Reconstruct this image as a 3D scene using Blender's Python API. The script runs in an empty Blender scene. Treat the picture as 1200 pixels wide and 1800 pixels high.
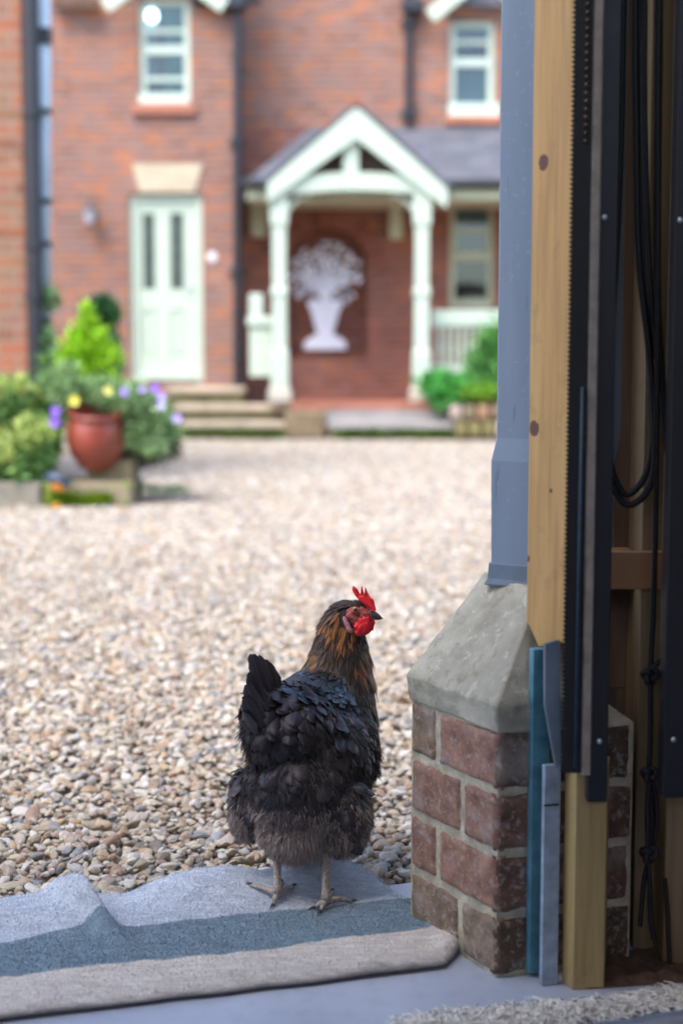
import bpy, math, random
import numpy as np
from mathutils import Vector, Matrix, noise as mnoise
from mathutils.bvhtree import BVHTree
R = math.radians
random.seed(7); rng = np.random.default_rng(7)
scene = bpy.context.scene
C = scene.collection

# ---------------------------------------------------------------- camera
F = 2500.0; TH = R(5.69); H = 0.72
cam = bpy.data.cameras.new('camera'); camo = bpy.data.objects.new('camera', cam); C.objects.link(camo)
camo.location = (0, 0, H); camo.rotation_euler = (math.pi/2 - TH, 0, 0)
cam.sensor_fit = 'VERTICAL'; cam.sensor_height = 36; cam.lens = 50
cam.clip_start = 0.05; cam.clip_end = 500
cam.dof.use_dof = True; cam.dof.focus_distance = 1.95; cam.dof.aperture_fstop = 2.8
scene.camera = camo

# ---------------------------------------------------------------- world, sun, exposure
SUN_EL, SUN_AZ = R(56), R(215)      # azimuth clockwise from +Y
w = bpy.data.worlds.new('World'); scene.world = w; w.use_nodes = True
nt = w.node_tree; bg = nt.nodes['Background']
sky = nt.nodes.new('ShaderNodeTexSky'); sky.sky_type = 'NISHITA'; sky.sun_disc = False
sky.sun_elevation = SUN_EL; sky.sun_rotation = SUN_AZ
sky.air_density = 1.0; sky.dust_density = 2.6; sky.ozone_density = 1.0
nt.links.new(sky.outputs[0], bg.inputs[0]); bg.inputs[1].default_value = 0.15
sun = bpy.data.lights.new('sun', 'SUN'); sun.energy = 0.85; sun.angle = R(25); sun.color = (1, 0.99, 0.94)
so = bpy.data.objects.new('sun', sun); C.objects.link(so)
sd = Vector((math.sin(SUN_AZ)*math.cos(SUN_EL), math.cos(SUN_AZ)*math.cos(SUN_EL), math.sin(SUN_EL)))
so.rotation_euler = (-sd).to_track_quat('-Z', 'Y').to_euler()
vs = scene.view_settings
vs.view_transform = 'Standard'; vs.look = 'None'; vs.gamma = 1; vs.use_curve_mapping = False
vs.exposure = 1.72

# ---------------------------------------------------------------- helpers
def P(px, py, Y):
    """photograph pixel at world depth Y -> world point"""
    a = (px-600)/F; b = (900-py)/F
    d = Vector((a, math.cos(TH)+b*math.sin(TH), -math.sin(TH)+b*math.cos(TH)))
    return Vector((0, 0, H)) + d*(Y/d.y)
def X(px, Y, py=900): return P(px, py, Y).x
def Z(py, Y): return P(600, py, Y).z

class MB:
    def __init__(s): s.v = []; s.f = []; s.mi = []; s.col = []; s.cur = (1, 1, 1)
    def add(s, vs_, fs, mi=0, col=None):
        b = len(s.v); s.v += [tuple(v) for v in vs_]; s.f += [tuple(b+i for i in f) for f in fs]
        s.mi += [mi]*len(fs)
        c = col if col is not None else s.cur
        s.col += [tuple(c)]*len(vs_)
    def box(s, a, b, mi=0, col=None):
        x0, y0, z0 = [min(a[i], b[i]) for i in range(3)]; x1, y1, z1 = [max(a[i], b[i]) for i in range(3)]
        s.add([(x0,y0,z0),(x1,y0,z0),(x1,y1,z0),(x0,y1,z0),(x0,y0,z1),(x1,y0,z1),(x1,y1,z1),(x0,y1,z1)],
              [(0,3,2,1),(4,5,6,7),(0,1,5,4),(1,2,6,5),(2,3,7,6),(3,0,4,7)], mi, col)
    def prism(s, poly, off, mi=0, col=None):
        n = len(poly); off = Vector(off); poly = [Vector(p) for p in poly]
        s.add(poly+[p+off for p in poly], [tuple(range(n))[::-1], tuple(range(n, 2*n))]+[(i, (i+1)%n, n+(i+1)%n, n+i) for i in range(n)], mi, col)
    def loft(s, rings, cap=True, mi=0, col=None):
        n = len(rings[0]); vs_ = [v for r in rings for v in r]; fs = []
        for k in range(len(rings)-1):
            for i in range(n):
                fs.append((k*n+i, k*n+(i+1)%n, (k+1)*n+(i+1)%n, (k+1)*n+i))
        if cap: fs += [tuple(range(n))[::-1], tuple(range((len(rings)-1)*n, len(rings)*n))]
        s.add(vs_, fs, mi, col)
    def tube(s, pts, rad, n=8, mi=0, col=None, closed=False):
        pts = [Vector(p) for p in pts]; m = len(pts)
        if not hasattr(rad, '__len__'): rad = [rad]*m
        rings = []; prev = None
        for i, p in enumerate(pts):
            t = (pts[min(i+1, m-1)]-pts[max(i-1, 0)])
            if t.length < 1e-9: t = Vector((0, 0, 1))
            t.normalize()
            if prev is None: u = t.orthogonal().normalized()
            else:
                u = prev - t*prev.dot(t)
                u = u.normalized() if u.length > 1e-6 else t.orthogonal().normalized()
            prev = u; v = t.cross(u)
            rings.append([p+(u*math.cos(2*math.pi*k/n)+v*math.sin(2*math.pi*k/n))*rad[i] for k in range(n)])
        s.loft(rings, True, mi, col)
    def lathe(s, c, prof, n=24, axis=None, mi=0, col=None):
        c = Vector(c); M = Matrix.Identity(3) if axis is None else Vector((0,0,1)).rotation_difference(Vector(axis)).to_matrix()
        s.loft([[c+M@Vector((r*math.cos(2*math.pi*k/n), r*math.sin(2*math.pi*k/n), z)) for k in range(n)] for r, z in prof], True, mi, col)
    def build(s, name, mats, parent=None, bevel=0, smooth=False, segs=2):
        me = bpy.data.meshes.new(name); me.from_pydata(s.v, [], s.f)
        if not isinstance(mats, (list, tuple)): mats = [mats]
        for m in mats: me.materials.append(m)
        me.polygons.foreach_set('material_index', s.mi)
        ca = me.attributes.new('tint', 'FLOAT_COLOR', 'POINT')
        ca.data.foreach_set('color', np.array([(c[0], c[1], c[2], 1.) for c in s.col], dtype=np.float32).ravel())
        if smooth: me.polygons.foreach_set('use_smooth', [True]*len(me.polygons))
        me.update()
        o = bpy.data.objects.new(name, me); C.objects.link(o)
        if parent is not None: o.parent = parent
        if bevel:
            b = o.modifiers.new('bevel', 'BEVEL'); b.width = bevel; b.segments = segs; b.limit_method = 'ANGLE'; b.angle_limit = R(35)
        return o
def npmesh(name, v, f, mats, parent=None, tint=None, fuv=None, smooth=True):
    """fast mesh from arrays; f is (n,4) or (n,3)"""
    me = bpy.data.meshes.new(name)
    n, k = f.shape
    me.vertices.add(len(v)); me.vertices.foreach_set('co', np.asarray(v, dtype=np.float32).ravel())
    me.loops.add(n*k); me.loops.foreach_set('vertex_index', f.astype(np.int32).ravel())
    me.polygons.add(n); me.polygons.foreach_set('loop_start', np.arange(0, n*k, k, dtype=np.int32))
    me.update(calc_edges=True)
    for nm, arr in (('tint', tint), ('fuv', fuv)):
        if arr is not None:
            a = me.attributes.new(nm, 'FLOAT_COLOR', 'POINT')
            full = np.ones((len(v), 4), dtype=np.float32); full[:, :arr.shape[1]] = arr
            a.data.foreach_set('color', full.ravel())
    if smooth: me.polygons.foreach_set('use_smooth', np.ones(n, dtype=bool))
    if not isinstance(mats, (list, tuple)): mats = [mats]
    for m in mats: me.materials.append(m)
    me.update(); me.validate()
    o = bpy.data.objects.new(name, me); C.objects.link(o)
    if parent is not None: o.parent = parent
    return o
def tag(o, label=None, cat=None, group=None, kind=None):
    if label: o['label'] = label
    if cat: o['category'] = cat
    if group: o['group'] = group
    if kind: o['kind'] = kind
    return o
def empty(name, label, cat, group=None, loc=(0, 0, 0)):
    o = bpy.data.objects.new(name, None); C.objects.link(o); o.location = loc
    o.empty_display_size = 0.05
    return tag(o, label, cat, group)
def setw(o, parent):      # parts built in world coordinates under a located empty
    o.parent = parent; o.matrix_parent_inverse = Matrix.Translation(-Vector(parent.location)); return o

# ---------------------------------------------------------------- materials
class NT:
    def __init__(s, name):
        s.m = bpy.data.materials.new(name); s.m.use_nodes = True; s.t = s.m.node_tree
        s.b = s.t.nodes['Principled BSDF']; s.out = s.t.nodes['Material Output']
    def n(s, typ, **kw):
        nd = s.t.nodes.new(typ)
        for k, v in kw.items():
            if k.startswith('i_'): nd.inputs[k[2:].replace('_', ' ')].default_value = v
            else: setattr(nd, k, v)
        return nd
    def l(s, a, b): s.t.links.new(a, b)
    def coord(s, scale=(1, 1, 1), kind='Object', rot=(0, 0, 0)):
        tc = s.n('ShaderNodeTexCoord'); mp = s.n('ShaderNodeMapping'); mp.inputs['Scale'].default_value = scale
        mp.inputs['Rotation'].default_value = rot
        s.l(tc.outputs[kind], mp.inputs[0]); return mp.outputs[0]
    def noise(s, vec, scale, detail=4, rough=.55, dist=0):
        nd = s.n('ShaderNodeTexNoise'); nd.inputs['Scale'].default_value = scale; nd.inputs['Detail'].default_value = detail
        nd.inputs['Roughness'].default_value = rough; nd.inputs['Distortion'].default_value = dist
        if vec is not None: s.l(vec, nd.inputs['Vector'])
        return nd.outputs['Fac']
    def ramp(s, fac, stops, interp='LINEAR'):
        r = s.n('ShaderNodeValToRGB'); r.color_ramp.interpolation = interp
        e = r.color_ramp.elements
        while len(e) > 1: e.remove(e[-1])
        e[0].position = stops[0][0]; e[0].color = (*stops[0][1], 1)
        for p, c in stops[1:]:
            x = e.new(p); x.color = (*c, 1)
        s.l(fac, r.inputs[0]); return r.outputs[0]
    def mix(s, fac, a, b, mode='MIX'):
        m = s.n('ShaderNodeMix', data_type='RGBA', blend_type=mode)
        for sock, v in ((m.inputs[0], fac), (m.inputs[6], a), (m.inputs[7], b)):
            if isinstance(v, (int, float)): sock.default_value = v
            elif isinstance(v, tuple): sock.default_value = (*v[:3], 1)
            else: s.l(v, sock)
        return m.outputs[2]
    def math(s, op, a, b=0, c=0, clamp=False):
        m = s.n('ShaderNodeMath', operation=op, use_clamp=clamp)
        for i, v in enumerate((a, b, c)):
            if isinstance(v, (int, float)): m.inputs[i].default_value = v
            else: s.l(v, m.inputs[i])
        return m.outputs[0]
    def bump(s, h, strength=.3, dist=.002):
        b = s.n('ShaderNodeBump'); b.inputs['Strength'].default_value = strength; b.inputs['Distance'].default_value = dist
        s.l(h, b.inputs['Height']); s.l(b.outputs[0], s.b.inputs['Normal']); return b
    def set(s, **kw):
        for k, v in kw.items():
            sock = s.b.inputs[k.replace('_', ' ')]
            if isinstance(v, (int, float)): sock.default_value = v
            elif isinstance(v, tuple): sock.default_value = (*v[:3], 1)
            else: s.l(v, sock)
        return s
    def attr(s, name='tint', typ='GEOMETRY'):
        a = s.n('ShaderNodeAttribute'); a.attribute_name = name; a.attribute_type = typ; return a

def simple(name, col, rough=.5, var=.15, scale=8, bump=.1, bscale=60, metallic=0, bdist=.002, spec=.5, stretch=(1, 1, 1)):
    t = NT(name); v = t.coord(stretch)
    a = tuple(c*(1-var) for c in col); b = tuple(min(1, c*(1+var)) for c in col)
    t.set(Base_Color=t.ramp(t.noise(v, scale, 6), [(.3, a), (.7, b)]), Metallic=metallic)
    t.set(Roughness=t.math('MULTIPLY_ADD', t.noise(v, scale*3), .25, rough-.12))
    t.b.inputs['Specular IOR Level'].default_value = spec
    if bump: t.bump(t.noise(v, bscale, 5), bump, bdist)
    return t.m

def brick_mat(name, cols, mortar, axis='XZ', bw=.225, bh=.075, orange=.25, bright=1.0, rot=0):
    t = NT(name); tc = t.n('ShaderNodeTexCoord'); sp = t.n('ShaderNodeSeparateXYZ'); t.l(tc.outputs['Object'], sp.inputs[0])
    cb = t.n('ShaderNodeCombineXYZ')
    t.l(sp.outputs[0 if axis[0] == 'X' else 1], cb.inputs[0]); t.l(sp.outputs[2], cb.inputs[1])
    br = t.n('ShaderNodeTexBrick'); t.l(cb.outputs[0], br.inputs['Vector'])
    br.inputs['Scale'].default_value = 1; br.inputs['Brick Width'].default_value = bw; br.inputs['Row Height'].default_value = bh
    br.inputs['Mortar Size'].default_value = .006; br.inputs['Mortar Smooth'].default_value = .3; br.inputs['Bias'].default_value = 0
    br.inputs['Color1'].default_value = (0, 0, 0, 1); br.inputs['Color2'].default_value = (1, 1, 1, 1); br.inputs['Mortar'].default_value = (.5, .5, .5, 1)
    base = t.ramp(br.outputs['Color'], [(i/(len(cols)-1), c) for i, c in enumerate(cols)])
    big = t.noise(cb.outputs[0], .9, 3)
    patch = t.math('GREATER_THAN', t.noise(cb.outputs[0], 4.0, 1), .60)
    mp = t.n('ShaderNodeMapping'); mp.inputs['Scale'].default_value = (3.2, 9, 1); t.l(cb.outputs[0], mp.inputs[0])
    n2 = t.noise(mp.outputs[0], 1, 2)
    fac = t.ramp(n2, [(.50, (0, 0, 0)), (.62, (1, 1, 1))])
    om = t.math('MULTIPLY', fac, orange*2.4, clamp=True)
    c = t.mix(om, base, (.52, .17, .06))
    n3 = t.noise(mp.outputs[0], 1.7, 2, .5, .4)
    c = t.mix(t.math('MULTIPLY', t.ramp(n3, [(.6, (0, 0, 0)), (.72, (1, 1, 1))]), .55), c, (.40, .31, .32))
    c = t.mix(t.math('MULTIPLY', t.ramp(big, [(.35, (0, 0, 0)), (.7, (1, 1, 1))]), .4), c, tuple(x*.75 for x in cols[0]))
    c = t.mix(br.outputs['Fac'], c, mortar)
    c = t.mix(1.0, c, (bright,)*3, 'MULTIPLY')
    t.set(Base_Color=c, Roughness=.9)
    h = t.math('SUBTRACT', 1, br.outputs['Fac'])
    t.bump(h, .6, .008)
    return t.m

def wood_mat(name, c0, c1, knot=None, scale=14, axis='Z', rough=.6, knots=()):
    t = NT(name)
    sc = {'Z': (1, 1, .06), 'X': (.06, 1, 1), 'Y': (1, .06, 1)}[axis]
    tc = t.n('ShaderNodeTexCoord'); vec = tc.outputs['Object']; kn = None
    wv = vec
    for (kx, ky, kz, kr) in knots:
        sub = t.n('ShaderNodeVectorMath', operation='SUBTRACT'); t.l(vec, sub.inputs[0]); sub.inputs[1].default_value = (kx, ky, kz)
        m2 = t.n('ShaderNodeVectorMath', operation='MULTIPLY'); t.l(sub.outputs[0], m2.inputs[0]); m2.inputs[1].default_value = (1/kr, 0, .3/kr)
        ln = t.n('ShaderNodeVectorMath', operation='LENGTH'); t.l(m2.outputs[0], ln.inputs[0])
        fo = t.math('MULTIPLY', t.math('POWER', 2.718, t.math('MULTIPLY', t.math('MULTIPLY', ln.outputs['Value'], ln.outputs['Value']), -.12)), -.75)
        xo = t.n('ShaderNodeVectorMath', operation='MULTIPLY'); t.l(sub.outputs[0], xo.inputs[0]); xo.inputs[1].default_value = (1, 0, 0)
        sc2 = t.n('ShaderNodeVectorMath', operation='SCALE'); t.l(xo.outputs[0], sc2.inputs[0]); t.l(fo, sc2.inputs['Scale'])
        ad = t.n('ShaderNodeVectorMath', operation='ADD'); t.l(wv, ad.inputs[0]); t.l(sc2.outputs[0], ad.inputs[1]); wv = ad.outputs[0]
    mp = t.n('ShaderNodeMapping'); mp.inputs['Scale'].default_value = sc; t.l(wv, mp.inputs[0])
    n = t.noise(mp.outputs[0], scale*2.2, 5, .6, 1.2)
    n2 = t.noise(mp.outputs[0], scale*9, 4)
    c = t.ramp(n, [(.3, c0), (.5, tuple((a+b)/2 for a, b in zip(c0, c1))), (.72, c1)])
    c = t.mix(t.math('MULTIPLY', t.ramp(n2, [(.45, (0, 0, 0)), (.7, (1, 1, 1))]), .42), c, tuple(x*.55 for x in c0))
    c = t.mix(t.math('MULTIPLY', t.ramp(t.noise(vec, 22, 5, .7), [(.58, (0, 0, 0)), (.74, (1, 1, 1))]), .35), c, (.16,.10,.06))
    for (kx, ky, kz, kr) in knots:
        sub = t.n('ShaderNodeVectorMath', operation='SUBTRACT'); t.l(vec, sub.inputs[0]); sub.inputs[1].default_value = (kx, ky, kz)
        m2 = t.n('ShaderNodeVectorMath', operation='MULTIPLY'); t.l(sub.outputs[0], m2.inputs[0]); m2.inputs[1].default_value = (1/kr, 0, .48/kr)
        ln = t.n('ShaderNodeVectorMath', operation='LENGTH'); t.l(m2.outputs[0], ln.inputs[0])
        d = t.math('ADD', ln.outputs['Value'], t.math('MULTIPLY_ADD', t.noise(vec, 300), .5, -.25))
        c = t.mix(t.ramp(d, [(.9, (1, 1, 1)), (1.15, (0, 0, 0))]), c, (.13, .055, .035))
        c = t.mix(t.math('MULTIPLY', t.ramp(d, [(1.0, (0, 0, 0)), (1.5, (.8, .8, .8)), (3.0, (0, 0, 0))]), .6), c, (.38, .19, .075))
    t.set(Base_Color=c, Roughness=rough); t.bump(n2, .25, .001)
    return t.m

def vcol_mat(name, rough=.6, var=.2, scale=200, sheen=0, spec=.4, trans=0, bump=0):
    t = NT(name); a = t.attr(); v = t.coord()
    k = t.ramp(t.noise(v, scale, 3), [(.3, (1-var,)*3), (.7, (1+var,)*3)])
    t.set(Base_Color=t.mix(1.0, a.outputs['Color'], k, 'MULTIPLY'), Roughness=rough)
    t.b.inputs['Specular IOR Level'].default_value = spec
    if sheen: t.b.inputs['Sheen Weight'].default_value = sheen
    if bump: t.bump(t.noise(v, scale, 3), bump, .001)
    return t.m

M = {}
M['house_brick'] = brick_mat('house_brick', [(.22,.11,.085),(.29,.145,.115),(.34,.175,.13),(.26,.16,.15),(.31,.15,.105)], (.30,.25,.22), orange=.34)
M['porch_brick'] = brick_mat('porch_brick', [(.20,.08,.06),(.28,.105,.075),(.31,.12,.085),(.24,.11,.095)], (.26,.19,.17), orange=.25)
M['side_brick'] = brick_mat('side_brick', [(.22,.09,.055),(.27,.16,.10),(.36,.13,.075),(.25,.15,.11)], (.30,.25,.20), bw=.24, bh=.09, orange=.12)
M['inner_brick'] = brick_mat('inner_brick', [(.16,.07,.055),(.20,.10,.08),(.24,.10,.075)], (.26,.21,.17), orange=.1)
M['mint'] = simple('mint_paint', (.54,.645,.535), .5, .04, 3, 0)
M['cream'] = simple('cream_paint', (.58,.70,.60), .5, .05, 3, 0)
M['dullcream'] = simple('aged_cream_paint', (.55,.60,.42), .55, .08, 3, 0)
M['stone'] = simple('sandstone', (.56,.47,.34), .85, .12, 6, .4, 40, bdist=.01)
M['step_stone'] = simple('step_stone', (.50,.42,.32), .9, .25, 3, .5, 25, bdist=.02)
M['slab'] = simple('grey_slab', (.33,.31,.30), .8, .15, 3, .3, 20)
M['slate'] = None
M['blackpipe'] = simple('black_iron', (.018,.02,.03), .35, .2, 5, .1)
M['palepipe'] = simple('pale_pipe', (.42,.55,.66), .4, .08, 5, 0)
M['tile'] = None
M['white'] = simple('white_paint', (.78,.81,.93), .55, .04, 5, 0)
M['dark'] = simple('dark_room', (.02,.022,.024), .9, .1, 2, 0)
M['curtain_teal'] = simple('teal_curtain', (.08,.30,.31), .9, .3, 3, 0, stretch=(12,1,1))
M['curtain_white'] = simple('white_curtain', (.34,.38,.45), .9, .15, 3, 0, stretch=(12,1,1))
def slate():
    t = NT('slate_roof'); tc = t.n('ShaderNodeTexCoord'); br = t.n('ShaderNodeTexBrick'); t.l(tc.outputs['Object'], br.inputs['Vector'])
    br.inputs['Scale'].default_value = 1; br.inputs['Brick Width'].default_value = .25; br.inputs['Row Height'].default_value = .16
    br.inputs['Mortar Size'].default_value = .006
    br.inputs['Color1'].default_value = (.08,.092,.12,1); br.inputs['Color2'].default_value = (.135,.145,.18,1); br.inputs['Mortar'].default_value = (.05,.05,.06,1)
    v = t.coord(); t.set(Base_Color=t.mix(.35, br.outputs['Color'], t.ramp(t.noise(v, 3), [(.3,(.075,.09,.12)),(.7,(.17,.165,.175))])), Roughness=.5)
    t.bump(br.outputs['Fac'], -.4, .01); return t.m
M['slate'] = slate()
def tile():
    t = NT('quarry_tile'); tc = t.n('ShaderNodeTexCoord'); br = t.n('ShaderNodeTexBrick'); t.l(tc.outputs['Object'], br.inputs['Vector'])
    br.offset = 0; br.inputs['Scale'].default_value = 1; br.inputs['Brick Width'].default_value = .15; br.inputs['Row Height'].default_value = .15; br.inputs['Mortar Size'].default_value = .004
    br.inputs['Color1'].default_value = (.36,.13,.08,1); br.inputs['Color2'].default_value = (.46,.18,.12,1); br.inputs['Mortar'].default_value = (.3,.22,.18,1)
    t.set(Base_Color=br.outputs['Color'], Roughness=.5); return t.m
M['tile'] = tile()
def glass():
    t = NT('window_glass'); g = t.n('ShaderNodeBsdfGlossy'); g.inputs['Roughness'].default_value = .03; g.inputs['Color'].default_value = (.9,.95,1,1)
    tr = t.n('ShaderNodeBsdfTransparent'); tr.inputs['Color'].default_value = (.62,.74,.74,1); mx = t.n('ShaderNodeMixShader'); mx.inputs[0].default_value = .06
    t.l(tr.outputs[0], mx.inputs[1]); t.l(g.outputs[0], mx.inputs[2]); t.l(mx.outputs[0], t.out.inputs[0]); return t.m
M['glass'] = glass()
M['doorglass'] = simple('obscure_glass', (.09,.12,.11), .15, .3, 6, .2, 80, spec=.8)
M['leaf'] = vcol_mat('leaf', .55, .25, 30, spec=.3)
M['petal'] = vcol_mat('petal', .6, .1, 60)
M['pot'] = simple('glazed_pot', (.24,.045,.028), .3, .25, 7, .1, 12, spec=.7)
M['mossy'] = None
def mossy():
    t = NT('mossy_stone'); v = t.coord(); tc = t.n('ShaderNodeTexCoord')
    st = t.ramp(t.noise(v, 9, 6), [(.3, (.16,.13,.08)), (.7, (.30,.25,.17))])
    k = t.ramp(t.noise(v, 3.5, 4), [(.42, (0,0,0)), (.55, (1,1,1))])
    t.set(Base_Color=t.mix(k, st, (.17,.22,.03)), Roughness=.95); t.bump(t.noise(v, 30, 5), .6, .01); return t.m
M['mossy'] = mossy()
M['trough'] = simple('trough_stone', (.24,.22,.18), .9, .2, 9, .5, 30, bdist=.01)
M['lantern'] = simple('lantern_metal', (.10,.09,.09), .4, .2, 9, 0)
M['lampglass'] = simple('lantern_glass', (.5,.5,.56), .1, .1, 9, 0)

# ---------------------------------------------------------------- ground, gravel, garage floor
GA = math.atan(.285); E1 = Vector((math.cos(GA), math.sin(GA), 0)); E2 = Vector((-math.sin(GA), math.cos(GA), 0))
def G(u, v, z=0): return E1*u + E2*v + Vector((0, 0, z))      # garage frame: u along the door opening, v outwards
VD = 1.845                                                     # door line distance in the garage frame
g = MB(); p = [G(-30, VD, -.03), G(30, VD, -.03), Vector((60, 90, -.03)), Vector((-60, 90, -.03))]
g.add(p, [(0, 1, 2, 3)])
tg = NT('earth'); v_ = tg.coord(); tg.set(Base_Color=tg.ramp(tg.noise(v_, 60, 6), [(.35,(.18,.14,.10)),(.6,(.34,.29,.22))]), Roughness=.95)
tag(g.build('ground', tg.m), kind='structure')

def stone_mesh(i):
    import bmesh
    bm = bmesh.new(); bmesh.ops.create_icosphere(bm, subdivisions=3, radius=1)
    sx, sy, sz = random.uniform(.85, 1.45), random.uniform(.65, 1), random.uniform(.38, .75)
    off = Vector((i*7.3, i*3.1, i*1.7))
    planes = [(Vector((random.gauss(0,1), random.gauss(0,1), random.gauss(0,1))).normalized(), random.uniform(.6, .9)) for _ in range(6)]
    for vv in bm.verts:
        q = vv.co.copy()
        r = 1 + .28*mnoise.noise(q*1.1+off) + .06*mnoise.noise(q*3+off)
        q *= r
        for n_, d_ in planes:
            e = q.dot(n_)-d_
            if e > 0: q -= n_*e*.8
        vv.co = Vector((q.x*sx, q.y*sy, q.z*sz))*.5
    me = bpy.data.meshes.new('pebble'); bm.to_mesh(me); bm.free()
    me.polygons.foreach_set('use_smooth', [True]*len(me.polygons)); return me
def pebble_mat():
    t = NT('pebble'); oi = t.n('ShaderNodeObjectInfo'); rnd = oi.outputs['Random']
    cols = [(.52,.42,.26),(.30,.20,.11),(.62,.55,.41),(.52,.31,.12),(.24,.25,.26),(.56,.45,.28),(.74,.71,.62),(.40,.29,.18),
            (.20,.15,.115),(.60,.49,.36),(.40,.40,.40),(.55,.34,.17),(.66,.60,.50),(.46,.36,.28),(.36,.20,.11),(.60,.52,.43),(.24,.25,.27),(.50,.40,.29),(.68,.63,.56),(.52,.39,.29)]
    c = t.ramp(rnd, [(i/len(cols), x) for i, x in enumerate(cols)], 'CONSTANT')
    tc = t.n('ShaderNodeTexCoord')
    add = t.n('ShaderNodeVectorMath', operation='ADD'); t.l(tc.outputs['Object'], add.inputs[0])
    cb = t.n('ShaderNodeCombineXYZ'); t.l(t.math('MULTIPLY', rnd, 57), cb.inputs[0]); t.l(cb.outputs[0], add.inputs[1])
    n = t.noise(add.outputs[0], 2.2, 5)
    c = t.mix(t.math('MULTIPLY', t.ramp(n, [(.45, (0,0,0)), (.62, (1,1,1))]), .5), c, (.62,.50,.36))
    n2 = t.noise(add.outputs[0], 9, 4)
    c = t.mix(t.math('MULTIPLY', t.ramp(n2, [(.5, (0,0,0)), (.7, (1,1,1))]), .35), c, (.25,.16,.10))
    hs = t.n('ShaderNodeHueSaturation'); hs.inputs['Saturation'].default_value = .80; hs.inputs['Value'].default_value = .88; t.l(c, hs.inputs['Color'])
    t.set(Base_Color=hs.outputs[0], Roughness=.45); t.b.inputs['Specular IOR Level'].default_value = .5
    t.bump(n2, .3, .05); return t.m
pm = pebble_mat()
pebcol = bpy.data.collections.new('pebble_source')
for i in range(10):
    me = stone_mesh(i+1); me.materials.append(pm)
    po = bpy.data.objects.new('pebble', me); pebcol.objects.link(po)
def gravel():
    v = []; f = []
    # rows of strips so that density can fall with distance
    def edgev(x): return max(VD/ math.cos(GA) + .285*x + .012, 1.2)
    ys = [0, .3, .8, 1.6, 3, 5, 8, 11, 14.0]
    xs = np.linspace(-1, 1, 15)
    dens = []
    for j, dy in enumerate(ys):
        hw = 1.15 + .33*(1.9+dy)
        for a in xs:
            x = a*hw; y0 = edgev(x); v.append((x, y0+dy*(15.9-y0)/14.0, 0)); dens.append(1 if dy <= 3 else (.55 if dy <= 5 else .4))
    n = len(xs)
    for j in range(len(ys)-1):
        for i in range(n-1): f.append((j*n+i, j*n+i+1, (j+1)*n+i+1, (j+1)*n+i))
    me = bpy.data.meshes.new('gravel'); me.from_pydata(v, [], f)
    a = me.attributes.new('dens', 'FLOAT', 'POINT'); a.data.foreach_set('value', dens)
    me.materials.append(pm)
    o = bpy.data.objects.new('gravel', me); C.objects.link(o); tag(o, kind='stuff', label='loose cream, tan and grey pebbles covering the courtyard')
    ng = bpy.data.node_groups.new('gravel_spread', 'GeometryNodeTree')
    ng.interface.new_socket('Geometry', in_out='INPUT', socket_type='NodeSocketGeometry')
    ng.interface.new_socket('Geometry', in_out='OUTPUT', socket_type='NodeSocketGeometry')
    N = ng.nodes.new; L = ng.links.new
    gi = N('NodeGroupInput'); go = N('NodeGroupOutput')
    dp = N('GeometryNodeDistributePointsOnFaces'); dp.distribute_method = 'RANDOM'
    at = N('GeometryNodeInputNamedAttribute'); at.data_type = 'FLOAT'; at.inputs[0].default_value = 'dens'
    mu = N('ShaderNodeMath'); mu.operation = 'MULTIPLY'; L(at.outputs[0], mu.inputs[0]); mu.inputs[1].default_value = 14000
    L(mu.outputs[0], dp.inputs['Density']); L(gi.outputs[0], dp.inputs['Mesh'])
    sp = N('GeometryNodeSetPosition')
    rv = N('FunctionNodeRandomValue'); rv.data_type = 'FLOAT_VECTOR'; rv.inputs[0].default_value = (0, 0, -.020); rv.inputs[1].default_value = (0, 0, .006); rv.inputs['Seed'].default_value = 3
    L(dp.outputs['Points'], sp.inputs['Geometry']); L(rv.outputs[0], sp.inputs['Offset'])
    ci = N('GeometryNodeCollectionInfo'); ci.inputs['Collection'].default_value = pebcol; ci.inputs['Separate Children'].default_value = True; ci.inputs['Reset Children'].default_value = True
    ip = N('GeometryNodeInstanceOnPoints'); L(sp.outputs[0], ip.inputs['Points']); L(ci.outputs[0], ip.inputs['Instance']); ip.inputs['Pick Instance'].default_value = True
    rr = N('FunctionNodeRandomValue'); rr.data_type = 'FLOAT_VECTOR'; rr.inputs[0].default_value = (-.55, -.55, 0); rr.inputs[1].default_value = (.55, .55, 6.28); rr.inputs['Seed'].default_value = 5
    L(rr.outputs[0], ip.inputs['Rotation'])
    r1 = N('FunctionNodeRandomValue'); r1.data_type = 'FLOAT'; r1.inputs[2].default_value = 0; r1.inputs[3].default_value = 1; r1.inputs['Seed'].default_value = 9
    pw = N('ShaderNodeMath'); pw.operation = 'POWER'; L(r1.outputs[1], pw.inputs[0]); pw.inputs[1].default_value = 2.8
    ma = N('ShaderNodeMath'); ma.operation = 'MULTIPLY_ADD'; L(pw.outputs[0], ma.inputs[0]); ma.inputs[1].default_value = .019; ma.inputs[2].default_value = .0112
    # fewer but slightly larger stones further away keep the ground closed
    dv = N('ShaderNodeMath'); dv.operation = 'MULTIPLY_ADD'; L(at.outputs[0], dv.inputs[0]); dv.inputs[1].default_value = -.7; dv.inputs[2].default_value = 1.7
    m3 = N('ShaderNodeMath'); m3.operation = 'MULTIPLY'; L(ma.outputs[0], m3.inputs[0]); L(dv.outputs[0], m3.inputs[1])
    L(m3.outputs[0], ip.inputs['Scale'])
    L(ip.outputs[0], go.inputs[0])
    md = o.modifiers.new('spread', 'NODES'); md.node_group = ng
gravel()

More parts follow.
